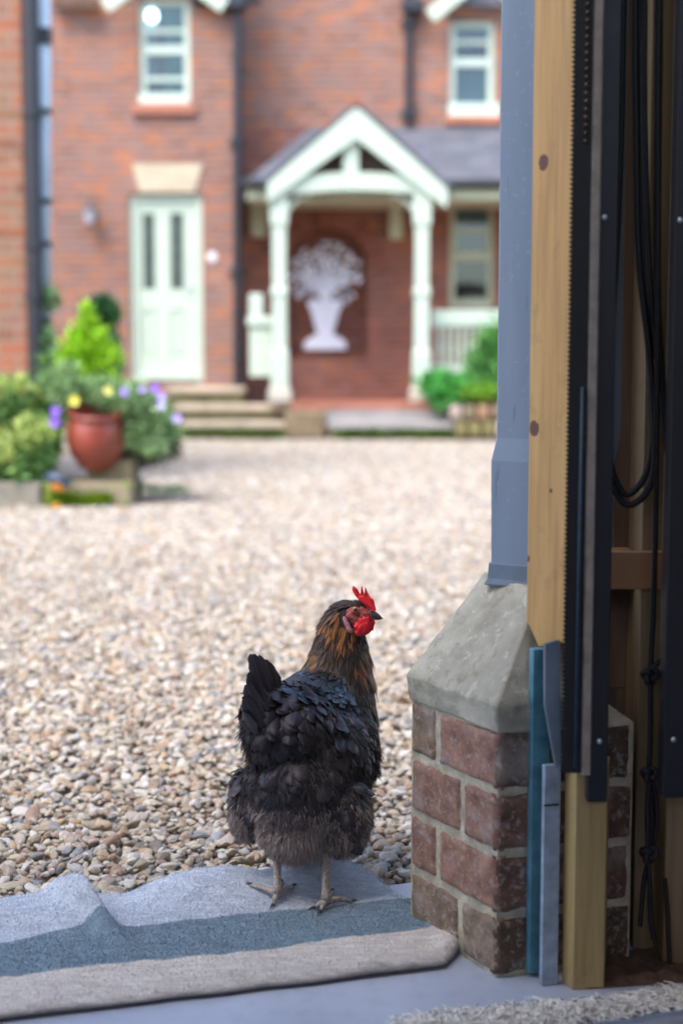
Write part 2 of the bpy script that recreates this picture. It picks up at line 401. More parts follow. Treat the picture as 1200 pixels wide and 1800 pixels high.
tf = NT('painted_concrete'); v_ = tf.coord()
tf.set(Base_Color=tf.mix(t_ if False else tf.math('MULTIPLY', tf.ramp(tf.noise(v_, 40, 6), [(.5,(0,0,0)),(.72,(1,1,1))]), .25), tf.ramp(tf.noise(v_, 3, 6), [(.3,(.40,.44,.52)),(.7,(.54,.58,.66))]), (.30,.29,.30)), Roughness=.38)
tf.bump(tf.noise(v_, 90, 4), .08, .001)
fl = MB(); fl.prism([G(-6, VD, -.12), G(3.2, VD, -.12), G(3.2, -4, -.12), G(-6, -4, -.12)][::-1], (0, 0, .12))
tag(fl.build('garage_floor', tf.m), kind='structure')

# ---------------------------------------------------------------- garage shell (roof over the camera, dark right bay)
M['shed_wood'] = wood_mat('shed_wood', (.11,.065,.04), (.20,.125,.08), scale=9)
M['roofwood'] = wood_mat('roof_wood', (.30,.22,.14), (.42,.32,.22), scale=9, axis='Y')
ga = empty('garage', 'dark timber lined garage interior framing the view on the right', 'garage')
b = MB(); b.prism([G(-3.2, 1.05, 2.5), G(3.3, 1.05, 2.5), G(3.3, -2.2, 2.5), G(-3.2, -2.2, 2.5)][::-1], (0, 0, .12)); b.build('roof', M['roofwood'], ga)  # unseen roof, its front edge pulled back to admit sky light
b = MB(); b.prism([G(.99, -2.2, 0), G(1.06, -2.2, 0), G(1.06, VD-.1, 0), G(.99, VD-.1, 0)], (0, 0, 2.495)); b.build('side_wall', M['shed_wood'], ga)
b = MB(); b.prism([G(-3.2, -2.2, 0), G(-3.1, -2.2, 0), G(-3.1, 1.7, 0), G(-3.2, 1.7, 0)], (0, 0, 2.495)); b.build('far_wall', M['roofwood'], ga)  # unseen left wall, added to darken the interior
b = MB(); b.prism([G(-3.0, -2.3, 0), G(.98, -2.3, 0), G(.98, -2.2, 0), G(-3.0, -2.2, 0)], (0, 0, 1.75)); b.build('rear_wall', M['roofwood'], ga)  # unseen wall added behind the camera to darken, kept low to admit light
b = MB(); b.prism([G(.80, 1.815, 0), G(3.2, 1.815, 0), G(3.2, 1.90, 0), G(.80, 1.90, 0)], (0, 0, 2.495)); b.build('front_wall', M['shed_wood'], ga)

# ---------------------------------------------------------------- brick pier with weathered stone cap
def pier_brick_mat():
    t = NT('worn_brick'); a = t.attr(); v = t.coord()
    n = t.noise(v, 35, 6, .65); n2 = t.noise(v, 120, 5, .7)
    c = t.mix(t.ramp(n, [(.3, (0,0,0)), (.75, (1,1,1))]), t.mix(1.0, a.outputs['Color'], (.50,.46,.46), 'MULTIPLY'), t.mix(1.0, a.outputs['Color'], (1.35,1.3,1.28), 'MULTIPLY'))
    c = t.mix(t.math('MULTIPLY', t.ramp(n2, [(.53, (0,0,0)), (.63, (1,1,1))]), .55), c, (.46,.41,.36))
    c = t.mix(t.math('MULTIPLY', t.ramp(t.noise(v, 18, 3), [(.52, (0,0,0)), (.68, (1,1,1))]), .5), c, (.44,.38,.35))
    t.set(Base_Color=c, Roughness=.92); t.bump(t.math('ADD', n, n2), .7, .003); return t.m
M['pbrick'] = pier_brick_mat()
M['mortar'] = simple('lime_mortar', (.52,.465,.345), .95, .3, 50, .8, 220, bdist=.003)
def cap_mat():
    t = NT('cap_stone'); v = t.coord(); tc = t.n('ShaderNodeTexCoord')
    c = t.ramp(t.noise(v, 14, 7, .65), [(.3, (.27,.25,.19)), (.7, (.52,.49,.39))])
    c = t.mix(t.math('MULTIPLY', t.ramp(t.noise(v, 55, 5, .7), [(.57, (0,0,0)), (.64, (1,1,1))]), .6), c, (.62,.60,.54))
    c = t.mix(t.math('MULTIPLY', t.ramp(t.noise(v, 30, 6, .7), [(.53, (0,0,0)), (.66, (1,1,1))]), .65), c, (.20,.17,.12))
    t.set(Base_Color=c, Roughness=.9); t.bump(t.noise(v, 90, 6, .7), .5, .003); return t.m
M['cap'] = cap_mat()

pA = Vector((.088, 1.797, 0)); pC = Vector((.182, 1.628, 0)); pR = Vector((.352, 1.676, 0))
pier = empty('brick_pier', 'worn red brick pier with sloping grey stone cap beside the hen', 'pier')
def inset(p, q, off):     # offset line p->q outwards (to the right hand of the travel direction)
    d = (q-p).normalized(); n = Vector((d.y, -d.x, 0)); return n*off
def pier_poly(off):
    n1 = inset(pA, pC, 1); n2 = inset(pC, pR, 1); k = (n1+n2)/(1+n1.dot(n2))
    back = Vector((.05, 1.83, 0)); br = Vector((.32, 1.90, 0))
    return [pA+n1*off, pC+k*off, pR+n2*off, br, Vector((.100, 1.865, 0))]
b = MB(); pl = pier_poly(-.003); b.prism(pl, (0, 0, .2985)); b.build('mortar', M['mortar'], pier)
b = MB()
cols = [(.32,.18,.13),(.33,.19,.135),(.26,.185,.125),(.37,.205,.145),(.25,.165,.11),(.32,.235,.165)]
def brick(p, q, z0, z1, dep, col, seed, round0=.003, round1=.003):
    """rough-faced brick between p and q (plan), its outer face on the line p-q"""
    d = (q-p); Ln = d.length; d.normalize(); n = Vector((d.y, -d.x, 0)); nu, nv = max(4, int(Ln/.005)), 13
    vs_ = []; fs = []
    for j in range(nv+1):
        for i in range(nu+1):
            s_, t_ = i/nu, j/nv; x = s_*Ln; z = z0+(z1-z0)*t_
            ex = min(x/round0 if round0 else 9, (Ln-x)/round1 if round1 else 9); ez = min(z-z0, z1-z)/.005
            e = min(ex, ez, 1); q_ = Vector((x*1.0, seed*.37, z))
            off = -.006*(1-e)**2 + .0018*mnoise.noise(q_*60) + .0022*mnoise.noise(q_*22) + .0005
            wob = .0016*mnoise.noise(Vector((x*40, seed, z*3)))*(1-abs(2*t_-1)) 
            vs_.append(p+d*(x+.0022*mnoise.noise(Vector((seed, z*80, x*8))))+n*off+Vector((0, 0, z+ (  .0028*mnoise.noise(Vector((x*45, seed*3, 1+round(t_)))) if j in (0, nv) else 0))))
    for j in range(nv):
        for i in range(nu):
            a = j*(nu+1)+i; fs.append((a, a+1, a+nu+2, a+nu+1))
    k = len(vs_)
    ring = [i for i in range(nu+1)]+[(j+1)*(nu+1)-1 for j in range(1, nv+1)]+[nv*(nu+1)+i for i in range(nu-1, -1, -1)]+[j*(nu+1) for j in range(nv-1, 0, -1)]
    back = [vs_[i]-n*dep for i in ring]; vs_ += back; m = len(ring)
    for i in range(m): fs.append((ring[i], k+i, k+(i+1)%m, ring[(i+1)%m]))
    b.add(vs_, fs, 0, col)
g_ = .0042
dAC = (pC-pA); dCR = (pR-pC)
for r, (z0, split, cs) in enumerate([(0.004, .60, (2, 5, 4)), (.0795, .34, (0, 3, 1)), (.1545, .62, (1, 0, 3)), (.2295, .33, (2, 3, 4))]):
    z1 = z0+.0682
    b_ = pA+dAC*split; dd = dAC.normalized()*g_
    brick(pA+dd*.2, b_-dd, z0, z1, .03, cols[cs[0]], r*5+1, .010, .004)
    brick(b_+dd, pC, z0, z1, .03, cols[cs[1]], r*5+2, .004, .004)
    s2 = (.62, .997, .62, .997)[r]; d2 = dCR.normalized()*g_; e_ = pC+dCR*s2
    shaded_col = tuple(c*.48 for c in cols[cs[2]])  # darker brick colour paints the shade on the pier's inward right face
    brick(pC, e_-d2*.9, z0, z1, .03, shaded_col, r*5+3, .004, .004)
    if s2 < .9: brick(e_+d2*.9, pR, z0, z1, .03, tuple(c*.5 for c in cols[cs[0]]), r*5+4, .004, .006)  # end brick carries the same painted shade
bk = b.build('brickwork', M['pbrick'], pier, smooth=True)
# cap: sloping frustum
def rough_loft(name, rings, mat, parent, amp=.004, sub=22, seed=0):
    """closed rings (same count) subdivided and roughened into a weathered block"""
    vs_ = []; fs = []; n = len(rings[0]); per = []
    for a in range(len(rings)-1):
        for k in range(sub if a < len(rings)-2 else sub+1):
            t_ = k/sub; ring = []
            for i in range(n):
                p0 = rings[a][i].lerp(rings[a+1][i], t_); p1 = rings[a][(i+1) % n].lerp(rings[a+1][(i+1) % n], t_)
                for q in range(sub): ring.append(p0.lerp(p1, q/sub))
            per.append(ring)
    m = len(per[0]); cen = sum((v for r_ in per for v in r_), Vector())/(m*len(per))
    for ring in per:
        for v in ring:
            d = (v-cen).normalized(); s = v*1.0+Vector((seed, 0, 0))
            vs_.append(v+d*(amp*mnoise.noise(s*28)+amp*.5*mnoise.noise(s*80)))
    for a in range(len(per)-1):
        for i in range(m): fs.append((a*m+i, a*m+(i+1) % m, (a+1)*m+(i+1) % m, (a+1)*m+i))
    fs.append(tuple(range(m))[::-1]); fs.append(tuple(range((len(per)-1)*m, len(per)*m)))
    o = MB(); o.add(vs_, fs); return o.build(name, mat, parent, smooth=True)
lo = pier_poly(.002)
Zc0 = Z(1248, 1.63); zA0 = .305
def atz(p, z): return Vector((p.x, p.y, z))
def cap_poly(off):
    q = pier_poly(off); f = .50; return [q[0], q[1], q[1].lerp(q[2], f), Vector((q[1].lerp(q[2], f).x-.01, 1.89, 0)), q[4]]
ringB = [atz(p, .2990) for p in cap_poly(.001)]
ringM = [atz(p, .331) for p in cap_poly(.004)]
tA, tC = P(853, 1040, 1.84), P(948, 1050, 1.715)
ztop = .452
ringT = [atz(tA, ztop), atz(tC, ztop), atz(Vector((.262, 1.74, 0)), ztop), atz(Vector((.258, 1.885, 0)), ztop), atz(Vector((.19, 1.875, 0)), ztop)]
rough_loft('cap_stone', [ringB, ringM, ringT], M['cap'], pier, amp=.0035)

# ---------------------------------------------------------------- blue-grey painted post on the pier
def paint_mat():
    t = NT('blue_grey_paint'); v = t.coord((1, 1, .12)); v1 = t.coord()
    c = t.ramp(t.noise(v, 16, 5), [(.3, (.19,.255,.355)), (.7, (.25,.32,.43))])
    cr = t.ramp(t.noise(v, 90, 3, .5), [(.65, (0,0,0)), (.70, (1,1,1))])
    c = t.mix(t.math('MULTIPLY', t.ramp(t.noise(v1, 120, 5, .7), [(.60, (0,0,0)), (.66, (1,1,1))]), .4), c, (.42,.44,.46))
    c = t.mix(t.math('MULTIPLY', cr, .45), c, (.11,.14,.19)); 
    t.set(Base_Color=c, Roughness=.55); t.bump(t.noise(v, 110, 4), .35, .001); return t.m
M['bluepaint'] = paint_mat()
post = empty('timber_post', 'blue-grey painted timber post standing on the stone cap', 'post')
b = MB()
xl_b, xl_t = P(862, 900, 1.80), P(877, 300, 1.80)
def plan(l, z): return [Vector((l, 1.80, z)), Vector((l+.085, 1.745, z)), Vector((l+.17, 1.80, z)), Vector((l+.12, 1.875, z)), Vector((l+.02, 1.875, z))]
lb = P(862, 1030, 1.80).x; lm = P(862, 830, 1.80).x; lt_ = P(872, 770, 1.80).x; tt = P(877, 200, 1.80).x
zs = [.470, Z(810, 1.80), Z(770, 1.80), 2.345]
rows = []
for l, z in ((lb, zs[0]), (lm, zs[1]), (lt_, zs[2]), (P(876, 500, 1.8).x, 2.345)): rows.append(plan(l, z))
b.loft(rows); b.build('shaft', M['bluepaint'], post, bevel=.002)
b = MB(); l0 = P(850, 1035, 1.80).x
b.loft([plan(l0-.001, .447), plan(l0+.004, .456), plan(lb-.003, .476)]); b.build('lead_foot', simple('lead_foot', (.15,.20,.27), .6, .15, 30, .3), post, bevel=.002)

# ---------------------------------------------------------------- pine board, metal strips, block
Yp = 1.60
k1 = P(965, 275, Yp); k2 = P(950, 757, Yp); k3 = P(940, 995, Yp)
M['pine'] = wood_mat('pine', (.50,.265,.085), (.64,.39,.145), scale=11, knots=[(k1.x, 0, k1.z, .0046), (k2.x, 0, k2.z, .0046), (k3.x, 0, k3.z, .002), (k1.x+.012, 0, k1.z+.19, .0016), (k2.x+.016, 0, k2.z-.07, .0014)])
def slab_poly(pxpts, Y, th, slope=.285, x0=None):
    """board in the garage front plane: outline points found from pixels, thickness th away from the camera"""
    pts = []
    for (px, py) in pxpts:
        a = (px-600)/F; Yq = Y
        for _ in range(6): Yq = Y + slope*(P(px, py, Yq).x-.26)
        pts.append(P(px, py, Yq))
    return pts
nb = Vector((-.285, 1, 0)).normalized()
b = MB(); ztp = 2.34
bl = slab_poly([(932, 1090), (946, 1137), (992, 1130)], Yp, 0)
tl = Vector((P(929, 500, 1.60).x, bl[0].y, ztp)); tr_ = Vector((P(1004, 300, 1.61).x, bl[2].y, ztp))
bl0 = Vector((tl.x-.001, bl[0].y, bl[0].z))
# the board is turned towards the opening: its left edge stands further back than its right edge
def turned(px, py, f):
    return P(px, py, 1.665-.065*f)
poly = [turned(927, 900, 0), turned(926, 1090, 0), turned(946, 1137, .3), turned(991, 1130, 1), turned(1000, 500, 1)]
poly[1].x = poly[0].x; poly[4].x = poly[3].x+.004; poly[0].z = 2.34; poly[4].z = 2.34
b.prism(poly, Vector((.55, .83, 0)).normalized()*.022); pb = b.build('pine_board', M['pine'], bevel=.0015)
tag(pb, 'tall knotty pale pine board with a pointed lower end', 'board')

M['galv'] = simple('galvanised_steel', (.36,.45,.55), .5, .3, 45, .3, metallic=.35)
M['bluesteel'] = simple('blue_steel', (.10,.28,.37), .45, .35, 35, .3, metallic=.2)
def vstrip(mb, px0, px1, pyt, pyb, Y, th, lean=0, mi=0, ang=.285, col=None):
    """upright strip: widths read at mid height, real box with thickness th"""
    pm_ = (pyt+pyb)/2 if pyt is not None else 900
    a0, a1 = P(px0, pm_, Y), P(px1, pm_, Y); w_ = a1.x-a0.x
    zt = P(px0, pyt, Y).z if pyt is not None else 2.34; zb = P(px0, pyb, Y).z
    p0 = Vector((a0.x, Y, zb)); p1 = Vector((a1.x, Y+ang*w_, zb)); n = Vector((-ang, 1, 0)).normalized()*th
    mb.prism([p0, p1, p1+n, p0+n], (0, 0, zt-zb), mi, col)
b = MB()
s0 = P(934, 1400, 1.625); 
vstrip(b, 933, 966, 1142, 1712, 1.628, .012, mi=0)
bs = b.build('blue_metal_strip', [M['bluesteel']], bevel=.001)
tag(bs, 'upright blue metal strip beside the brick pier corner', 'metal strip')
b = MB()
zt = Z(1135, 1.600); zm = Z(1345, 1.60)
q = [P(958, 1132, 1.605), P(982, 1125, 1.605), P(986, 1340, 1.605), P(978, 1352, 1.605), P(958, 1240, 1.605)]
for pt in q: pt.y = 1.605
b.prism([Vector(p) for p in q], Vector((-.002, .004, 0)))
gb = MB(); vstrip(gb, 954, 984, 1346, 1734, 1.606, .008)
gs = empty('galvanised_angle', 'pale galvanised angle strip running down to the floor beside the timber block', 'metal strip')
gb.build('lower_plate', M['galv'], gs, bevel=.001)
b.build('upper_flange', simple('grey_steel', (.17,.22,.28), .4, .2, 20, .1, metallic=.3), gs)
gb = MB(); vstrip(gb, 956, 983, 1415, 1418, 1.6045, .0012); gb.build('joint_line', M['dark'], gs)

M['yellow_wood'] = wood_mat('yellow_timber', (.43,.30,.12), (.56,.42,.19), scale=12)
b = MB(); f0, f1 = P(1005, 1735, 1.600), P(1061, 1735, 1.600)
l0 = P(986, 1735, 1.62)
zt_ = Z(1350, 1.60)
poly = [Vector((l0.x, 1.618, 0)), Vector((f0.x, 1.597, 0)), Vector((f1.x, 1.602, 0)), Vector((f1.x+.012, 1.655, 0)), Vector((l0.x+.02, 1.665, 0))]
b.prism(poly, (0, 0, zt_-.001)); tb = b.build('timber_block', M['yellow_wood'], bevel=.0015)
tag(tb, 'short yellowish timber block standing on the floor under the black track', 'timber')

# ---------------------------------------------------------------- black door tracks
M['black'] = simple('black_channel', (.012,.014,.02), .45, .2, 20, .05)
M['brush'] = simple('black_teeth', (.010,.010,.012), .6, .2, 50, .1)
M['ribbed'] = simple('grey_ribbed_strip', (.40,.35,.30), .8, .2, 60, .6, 500)
M['rivet'] = simple('rivet_zinc', (.62,.66,.70), .3, .1, 50, 0, metallic=.7)
def track(x0, x1, zb, Y, riv, label, teeth=None, rib=None, backdrop=None):
    t = empty('door_track', label, 'door track', 'black door tracks')
    b = MB(); dx = x1-x0
    b.box((x0, Y, zb), (x1, Y+.003, 2.34)); b.box((x0, Y+.0032, zb), (x0+.003, Y+.03, 2.34)); b.box((x1-.003, Y+.0032, zb), (x1, Y+.03, 2.34))
    b.build('channel', M['black'], t, bevel=.0012)
    for (rx, rz) in riv:
        rb = MB(); rb.lathe((rx, Y-.0001, rz), [(.0032, 0), (.003, .0012), (.0018, .0022), (.0003, .0025)], 12, axis=(0, -1, 0)); rb.build('rivet', M['rivet'], t, smooth=True)
    if teeth:
        a0, a1, zq = teeth; tb_ = MB(); tb_.box((a0, Y-.004, zq), (a1, Y+.0, 2.34))
        z = zq
        while z < 2.0:
            tb_.prism([Vector((a0-.0036, Y-.0035, z+.0030)), Vector((a0, Y-.0035, z+.0044)), Vector((a0, Y-.0035, z))], (0, .003, 0)); z += .0052
        tb_.build('toothed_strip', M['brush'], t)
        bb = MB(); z = Z(250, Y)
        while z < 2.0:
            bb.lathe((a0+.013, Y-.0041, z), [(.003, 0), (.0024, .0022), (.0005, .003)], 8, axis=(0, -1, 0)); z += .0085
        bb.build('chain_strip', simple('bead_chain', (.10,.06,.04), .25, .5, 9, 0, metallic=.6), t, smooth=True)
        cb_ = MB(); cb_.tube([Vector((a0+.013, Y-.0055, zq+.006)), Vector((a0+.014, Y-.0055, Z(680, Y)))], .0026, 8); cb_.build('blue_cord', simple('blue_cord', (.02,.045,.07), .5, .3, 90, 0), t, smooth=True)
    if rib:
        a0, a1, zq = rib; rb_ = MB(); z = zq; rings = []
        k = 0
        while z < 2.2:
            d = .0012 if k % 2 else 0
            rings.append([Vector((a0+d*.5, Y-.001, z)), Vector((a0+.002+d, Y-.006+d, z)), Vector((a1-.002-d, Y-.006+d, z)), Vector((a1-d*.5, Y-.001, z))]); z += .0017; k += 1
        rb_.loft(rings); rb_.build('ribbed_strip', M['ribbed'], t)
    return t
Yt = 1.583
xc = lambda px: (px-600)/F*1.60
track(xc(1038), xc(1073), Z(1410, Yt), Yt, [(P(1062, 382, Yt).x, Z(382, Yt)), (P(1053, 1303, Yt).x, Z(1303, Yt))],
      'black door track with toothed and ribbed edges right beside the pine board',
      teeth=(xc(994), xc(1024), Z(1357, Yt)), rib=(xc(1023), xc(1043), Z(1360, Yt)))
track(xc(1172), xc(1240), Z(1403, Yt), Yt, [(P(1195, 387, Yt).x, Z(387, Yt)), (P(1183, 1300, Yt).x, Z(1300, Yt))],
      'plain black door track at the right border of the view')

# ---------------------------------------------------------------- studs and batten in the recess
M['stud'] = wood_mat('stud_timber', (.24,.165,.085), (.36,.26,.145), scale=10)
b = MB(); xs0, xs1 = P(1117, 1300, 1.72).x, P(1168, 1300, 1.70).x
b.box((xs0, 1.715, .0), (xs1+.004, 1.80, 2.34)); o = b.build('wall_stud', M['stud'], bevel=.002)
tag(o, 'upright brown wall stud behind the hanging black cord', 'timber')
b = MB(); b.box((P(1171, 1600, 1.64).x, 1.655, 0), (.55, 1.71, 2.34)); o = b.build('corner_post', M['stud'], bevel=.002)
tag(o, 'wide timber post behind the second black track', 'timber')
b = MB(); b.box((P(1068, 1000, 1.74).x, 1.745, Z(1036, 1.745)), (xs0-.0005, 1.82, Z(970, 1.745))); b.box((P(1068, 1000, 1.69).x, 1.70, Z(1036, 1.70)), (xs1, 1.7145, Z(970, 1.70)))
o = b.build('cross_batten', simple('orange_timber', (.42,.22,.11), .7, .15, 14, .2, stretch=(.2,1,1)), bevel=.0015)
tag(o, 'short orange-brown batten fixed across the wall studs', 'timber')
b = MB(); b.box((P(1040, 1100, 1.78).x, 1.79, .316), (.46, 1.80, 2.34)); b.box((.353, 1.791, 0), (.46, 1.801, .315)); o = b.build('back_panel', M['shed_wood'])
tag(o, 'dark brown wooden panel at the back of the recess', 'panel')

# cables and cord
M['cable'] = simple('black_cable', (.008,.008,.009), .5, .1, 30, 0)
def spl(pts, n=10):
    out = []
    P_ = [pts[0]]+list(pts)+[pts[-1]]
    for i in range(1, len(P_)-2):
        for k in range(n):
            t = k/n; a, b_, c, d = P_[i-1], P_[i], P_[i+1], P_[i+2]
            out.append(.5*((2*b_)+(c-a)*t+(2*a-5*b_+4*c-d)*t*t+(3*b_-a-3*c+d)*t**3))
    out.append(P_[-2]); return out
Yc = 1.665
def pp(l, Y=Yc): return [P(x, y, Y) for x, y in l]
def up(l, Y=Yc):      # carry a cable on to its hook above the frame
    v = pp(l, Y); return v
top = Vector((P(1100, 0, Yc).x, Yc, 1.9))
b = MB()
b.tube(spl([top]+pp([(1088, -60), (1084, 200), (1079, 420), (1070, 600), (1062, 720), (1066, 820), (1092, 882), (1122, 880), (1146, 840), (1150, 760), (1140, 620), (1122, 450), (1117, 200), (1116, -60)])+[top]), .0042)
b.tube(spl([top+Vector((0, .01, 0))]+pp([(1096, -60), (1090, 260), (1078, 520), (1066, 680), (1070, 800), (1088, 858), (1106, 868), (1132, 838), (1145, 780), (1143, 700), (1138, 600), (1127, 380), (1125, 100), (1122, -60)], Yc+.008)+[top+Vector((0, .01, 0))]), .0040)
o = b.build('cable_coil', M['cable'], smooth=True); tag(o, 'black cable hanging in long loops inside the dark recess', 'cable')
b = MB()
b.tube(spl([top+Vector((.02, -.01, 0))]+pp([(1158, -60), (1156, 200), (1154, 420), (1156, 560), (1165, 700), (1174, 800), (1186, 860), (1215, 900)], Yc-.008)), .0046)
b.tube(spl([top+Vector((.02, 0, 0))]+pp([(1133, -60), (1134, 300), (1145, 560), (1158, 660)], Yc+.002)+pp([(1172, 790), (1190, 850), (1220, 880)], Yc)), .0036)
o = b.build('drooping_cable', M['cable'], smooth=True); tag(o, 'single black cable running down behind the second track', 'cable')
cord = empty('knotted_cord', 'black cord with three knots hanging down to the floor', 'cord')
b = MB(); Yk = 1.645
b.tube(spl([Vector((P(1158, 0, Yk).x, Yk, 1.9))]+pp([(1158, 0), (1156, 400), (1152, 860), (1148, 1050), (1143, 1178), (1142, 1300), (1140, 1355), (1144, 1430), (1142, 1500)], Yk)), .0034)
b.tube(spl(pp([(1143, 1178), (1160, 1162), (1185, 1150), (1215, 1138)], Yk-.004)), .0032)
b.tube(spl(pp([(1142, 1360), (1151, 1400), (1153, 1450), (1145, 1497), (1132, 1540), (1127, 1590), (1124, 1628)], Yk)), .003)
b.tube(spl(pp([(1141, 1360), (1137, 1420), (1138, 1497), (1141, 1560), (1143, 1620), (1149, 1652)], Yk-.006)), .0032)
b.build('line', M['cable'], cord, smooth=True)
for (kx, ky, r) in ((1142, 1188, .0085), (1141, 1362, .008), (1140, 1502, .009)):
    b = MB(); c0 = P(kx, ky, Yk-.006); pts = []
    for i in range(44):
        a = i/43*2*math.pi; pts.append(c0+Vector((math.sin(a)+2*math.sin(2*a), .8*-math.sin(3*a), math.cos(a)-2*math.cos(2*a)))*r*.34)
    b.tube(pts, .0042, 8); b.build('knot', M['cable'], cord, smooth=True)
b = MB(); b.tube(spl(pp([(1167, 1545), (1172, 1600), (1174, 1650), (1178, 1712)], 1.648)), .003, 8)
o = b.build('dark_twig', simple('twig_bark', (.03,.022,.02), .9, .3, 40, .3), smooth=True); tag(o, 'thin dark twig leaning on the corner post foot', 'twig')

# dirt in the corner
b = MB(); vs_ = []; fs = []; n = 30
for j in range(n+1):
    for i in range(n+1):
        x = .285+.24*i/n; y = 1.60+.10*j/n+.285*(x-.3)*.5
        e = min(i, j, n-i, n-j)/4; e = min(1, e)
        vs_.append((x, y, .001+e*(.008+.008*mnoise.noise(Vector((x*60, y*60, 0))))))
for j in range(n):
    for i in range(n): a = j*(n+1)+i; fs.append((a, a+1, a+n+2, a+n+1))
b.add(vs_, fs); o = b.build('loose_dirt', simple('dirt', (.10,.06,.04), .95, .5, 60, .6, 200), smooth=True); tag(o, 'brown dirt gathered in the recess corner', None, kind='stuff')

# ---------------------------------------------------------------- rugs
def wool_mat():
    t = NT('wool'); a = t.attr(); v = t.coord((1, 1, 1)); v2 = t.coord((.35, 1.6, 1), rot=(0, 0, -GA))
    n = t.noise(v, 260, 4, .7); n2 = t.noise(v2, 90, 4)
    k = t.ramp(n, [(.3, (.84,.84,.84)), (.7, (1.10,1.10,1.10))]); k2 = t.ramp(n2, [(.35, (.80,.80,.82)), (.65, (1.1,1.1,1.1))])
    c = t.mix(1.0, t.mix(1.0, a.outputs['Color'], k, 'MULTIPLY'), k2, 'MULTIPLY')
    t.set(Base_Color=c, Roughness=.95); t.b.inputs['Sheen Weight'].default_value = .3
    t.b.inputs['Specular IOR Level'].default_value = .1
    t.bump(n, .8, .003); return t.m
M['wool'] = wool_mat()
K = math.cos(GA)
def rug_h(u, v):
    """height of the rug's surface above the floor, garage coordinates"""
    x = u*K - v*math.sin(GA)
    gz = lambda a, b_, sa, sb, rot=0: math.exp(-(((u-a)*math.cos(rot)+(v-b_)*math.sin(rot))/sa)**2-((-(u-a)*math.sin(rot)+(v-b_)*math.cos(rot))/sb)**2)
    h = .014
    k = min(1, max(0, (v-1.755)/.09)); h += .020*k*k*(3-2*k)*(.30+.7*min(1, max(0, (u-.22)/.25)))          # climbs over the door sill on to the gravel
    q = .55+.45*min(1, max(0, (v-1.68)/.1))
    h += .044*q*gz(.168, 1.80, .016, .095, .35) + .012*gz(.13, 1.80, .05, .10, .35)                       # the sharp fold at the left
    h += .016*gz(.34, 1.85, .07, .05) + .008*gz(.02, 1.84, .07, .04) - .012*gz(.228, 1.85, .03, .05) - .008*gz(.42, 1.86, .025, .04)
    h += .028*gz(.487, 1.868, .036, .032)                              # hump behind the hen's feet
    h += .024*gz(.612, 1.615, .020, .045, -.2)                         # curled corner by the pier
    h -= .014*gz(.60, 1.86, .05, .06)
    h += .0015*math.sin(v*70+u*9) + .004*mnoise.noise(Vector((u*9, v*14, 3))) + .002*mnoise.noise(Vector((u*30, v*22, 7)))
    return max(h, .010)
V0, V1 = 1.556, 1.885
def rug_right(v):                     # right hand edge of the rug, a rounded and slanted end
    t = (v-V0)/(V1-V0)
    return .604 + .012*math.sin(t*3.0) - .055*max(0, t-.45)/.55 - .030*max(0, .12-t)/.12
def rug_color(v, u=0):
    w_ = .0035*mnoise.noise(Vector((u*25, 0, 5)))+.002*mnoise.noise(Vector((u*90, 0, 5))); v = v+w_
    if v < 1.647: return (.80,.74,.66)
    if v < 1.757: return (.23,.32,.38)
    return (.60,.65,.72)
rug = empty('striped_rug', 'rumpled blue-grey and cream striped rug lying under the hen', 'rug')
def make_rug():
    nu, nv = 360, 130; vs_ = np.zeros(((nu+1)*(nv+1), 3)); tint = np.zeros(((nu+1)*(nv+1), 3)); k = 0
    for j in range(nv+1):
        v = V0+(V1-V0)*j/nv
        for i in range(nu+1):
            u = -.75+(rug_right(v)+.75)*(i/nu)
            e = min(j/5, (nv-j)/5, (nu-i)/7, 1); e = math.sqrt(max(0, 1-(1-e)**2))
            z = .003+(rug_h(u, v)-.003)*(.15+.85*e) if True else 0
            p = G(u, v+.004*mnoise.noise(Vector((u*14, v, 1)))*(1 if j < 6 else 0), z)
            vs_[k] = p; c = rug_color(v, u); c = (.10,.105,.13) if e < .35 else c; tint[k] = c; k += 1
    f = []
    ar = np.arange((nu+1)*(nv+1)).reshape(nv+1, nu+1)
    f = np.stack([ar[:-1, :-1], ar[:-1, 1:], ar[1:, 1:], ar[1:, :-1]], -1).reshape(-1, 4)
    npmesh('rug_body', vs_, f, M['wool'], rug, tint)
    # pile
    n = 130000; V = np.zeros((n*3, 3)); T = np.zeros((n*3, 3))
    us = rng.random(n); vv = rng.random(n)
    for i in range(n):
        v = V0+.002+(V1-V0-.004)*vv[i]; u = -.62+(rug_right(v)-.003+.62)*us[i]
        h = rug_h(u, v); e = min(1, min(v-V0, V1-v, rug_right(v)-u)/.012); e = math.sqrt(max(0, 1-(1-e)**2)); z = .003+(h-.003)*(.15+.85*e)
        c = np.array(rug_color(v, u))*(.85+.3*rng.random())
        a = rng.random()*6.28; L = .0030+.0030*rng.random(); q = .00045
        b0 = G(u, v, z-.001); d = Vector((math.cos(a), math.sin(a), 0))
        tip = b0+Vector((rng.normal()*.5, rng.normal()*.5-.25, .8))*L
        V[i*3] = b0-d*q; V[i*3+1] = b0+d*q; V[i*3+2] = tip; T[i*3:i*3+3] = c
    npmesh('pile', V, np.arange(n*3).reshape(n, 3), vcol_mat('pile', .95, .1, 100, .2, .05), rug, T, smooth=False)
make_rug()

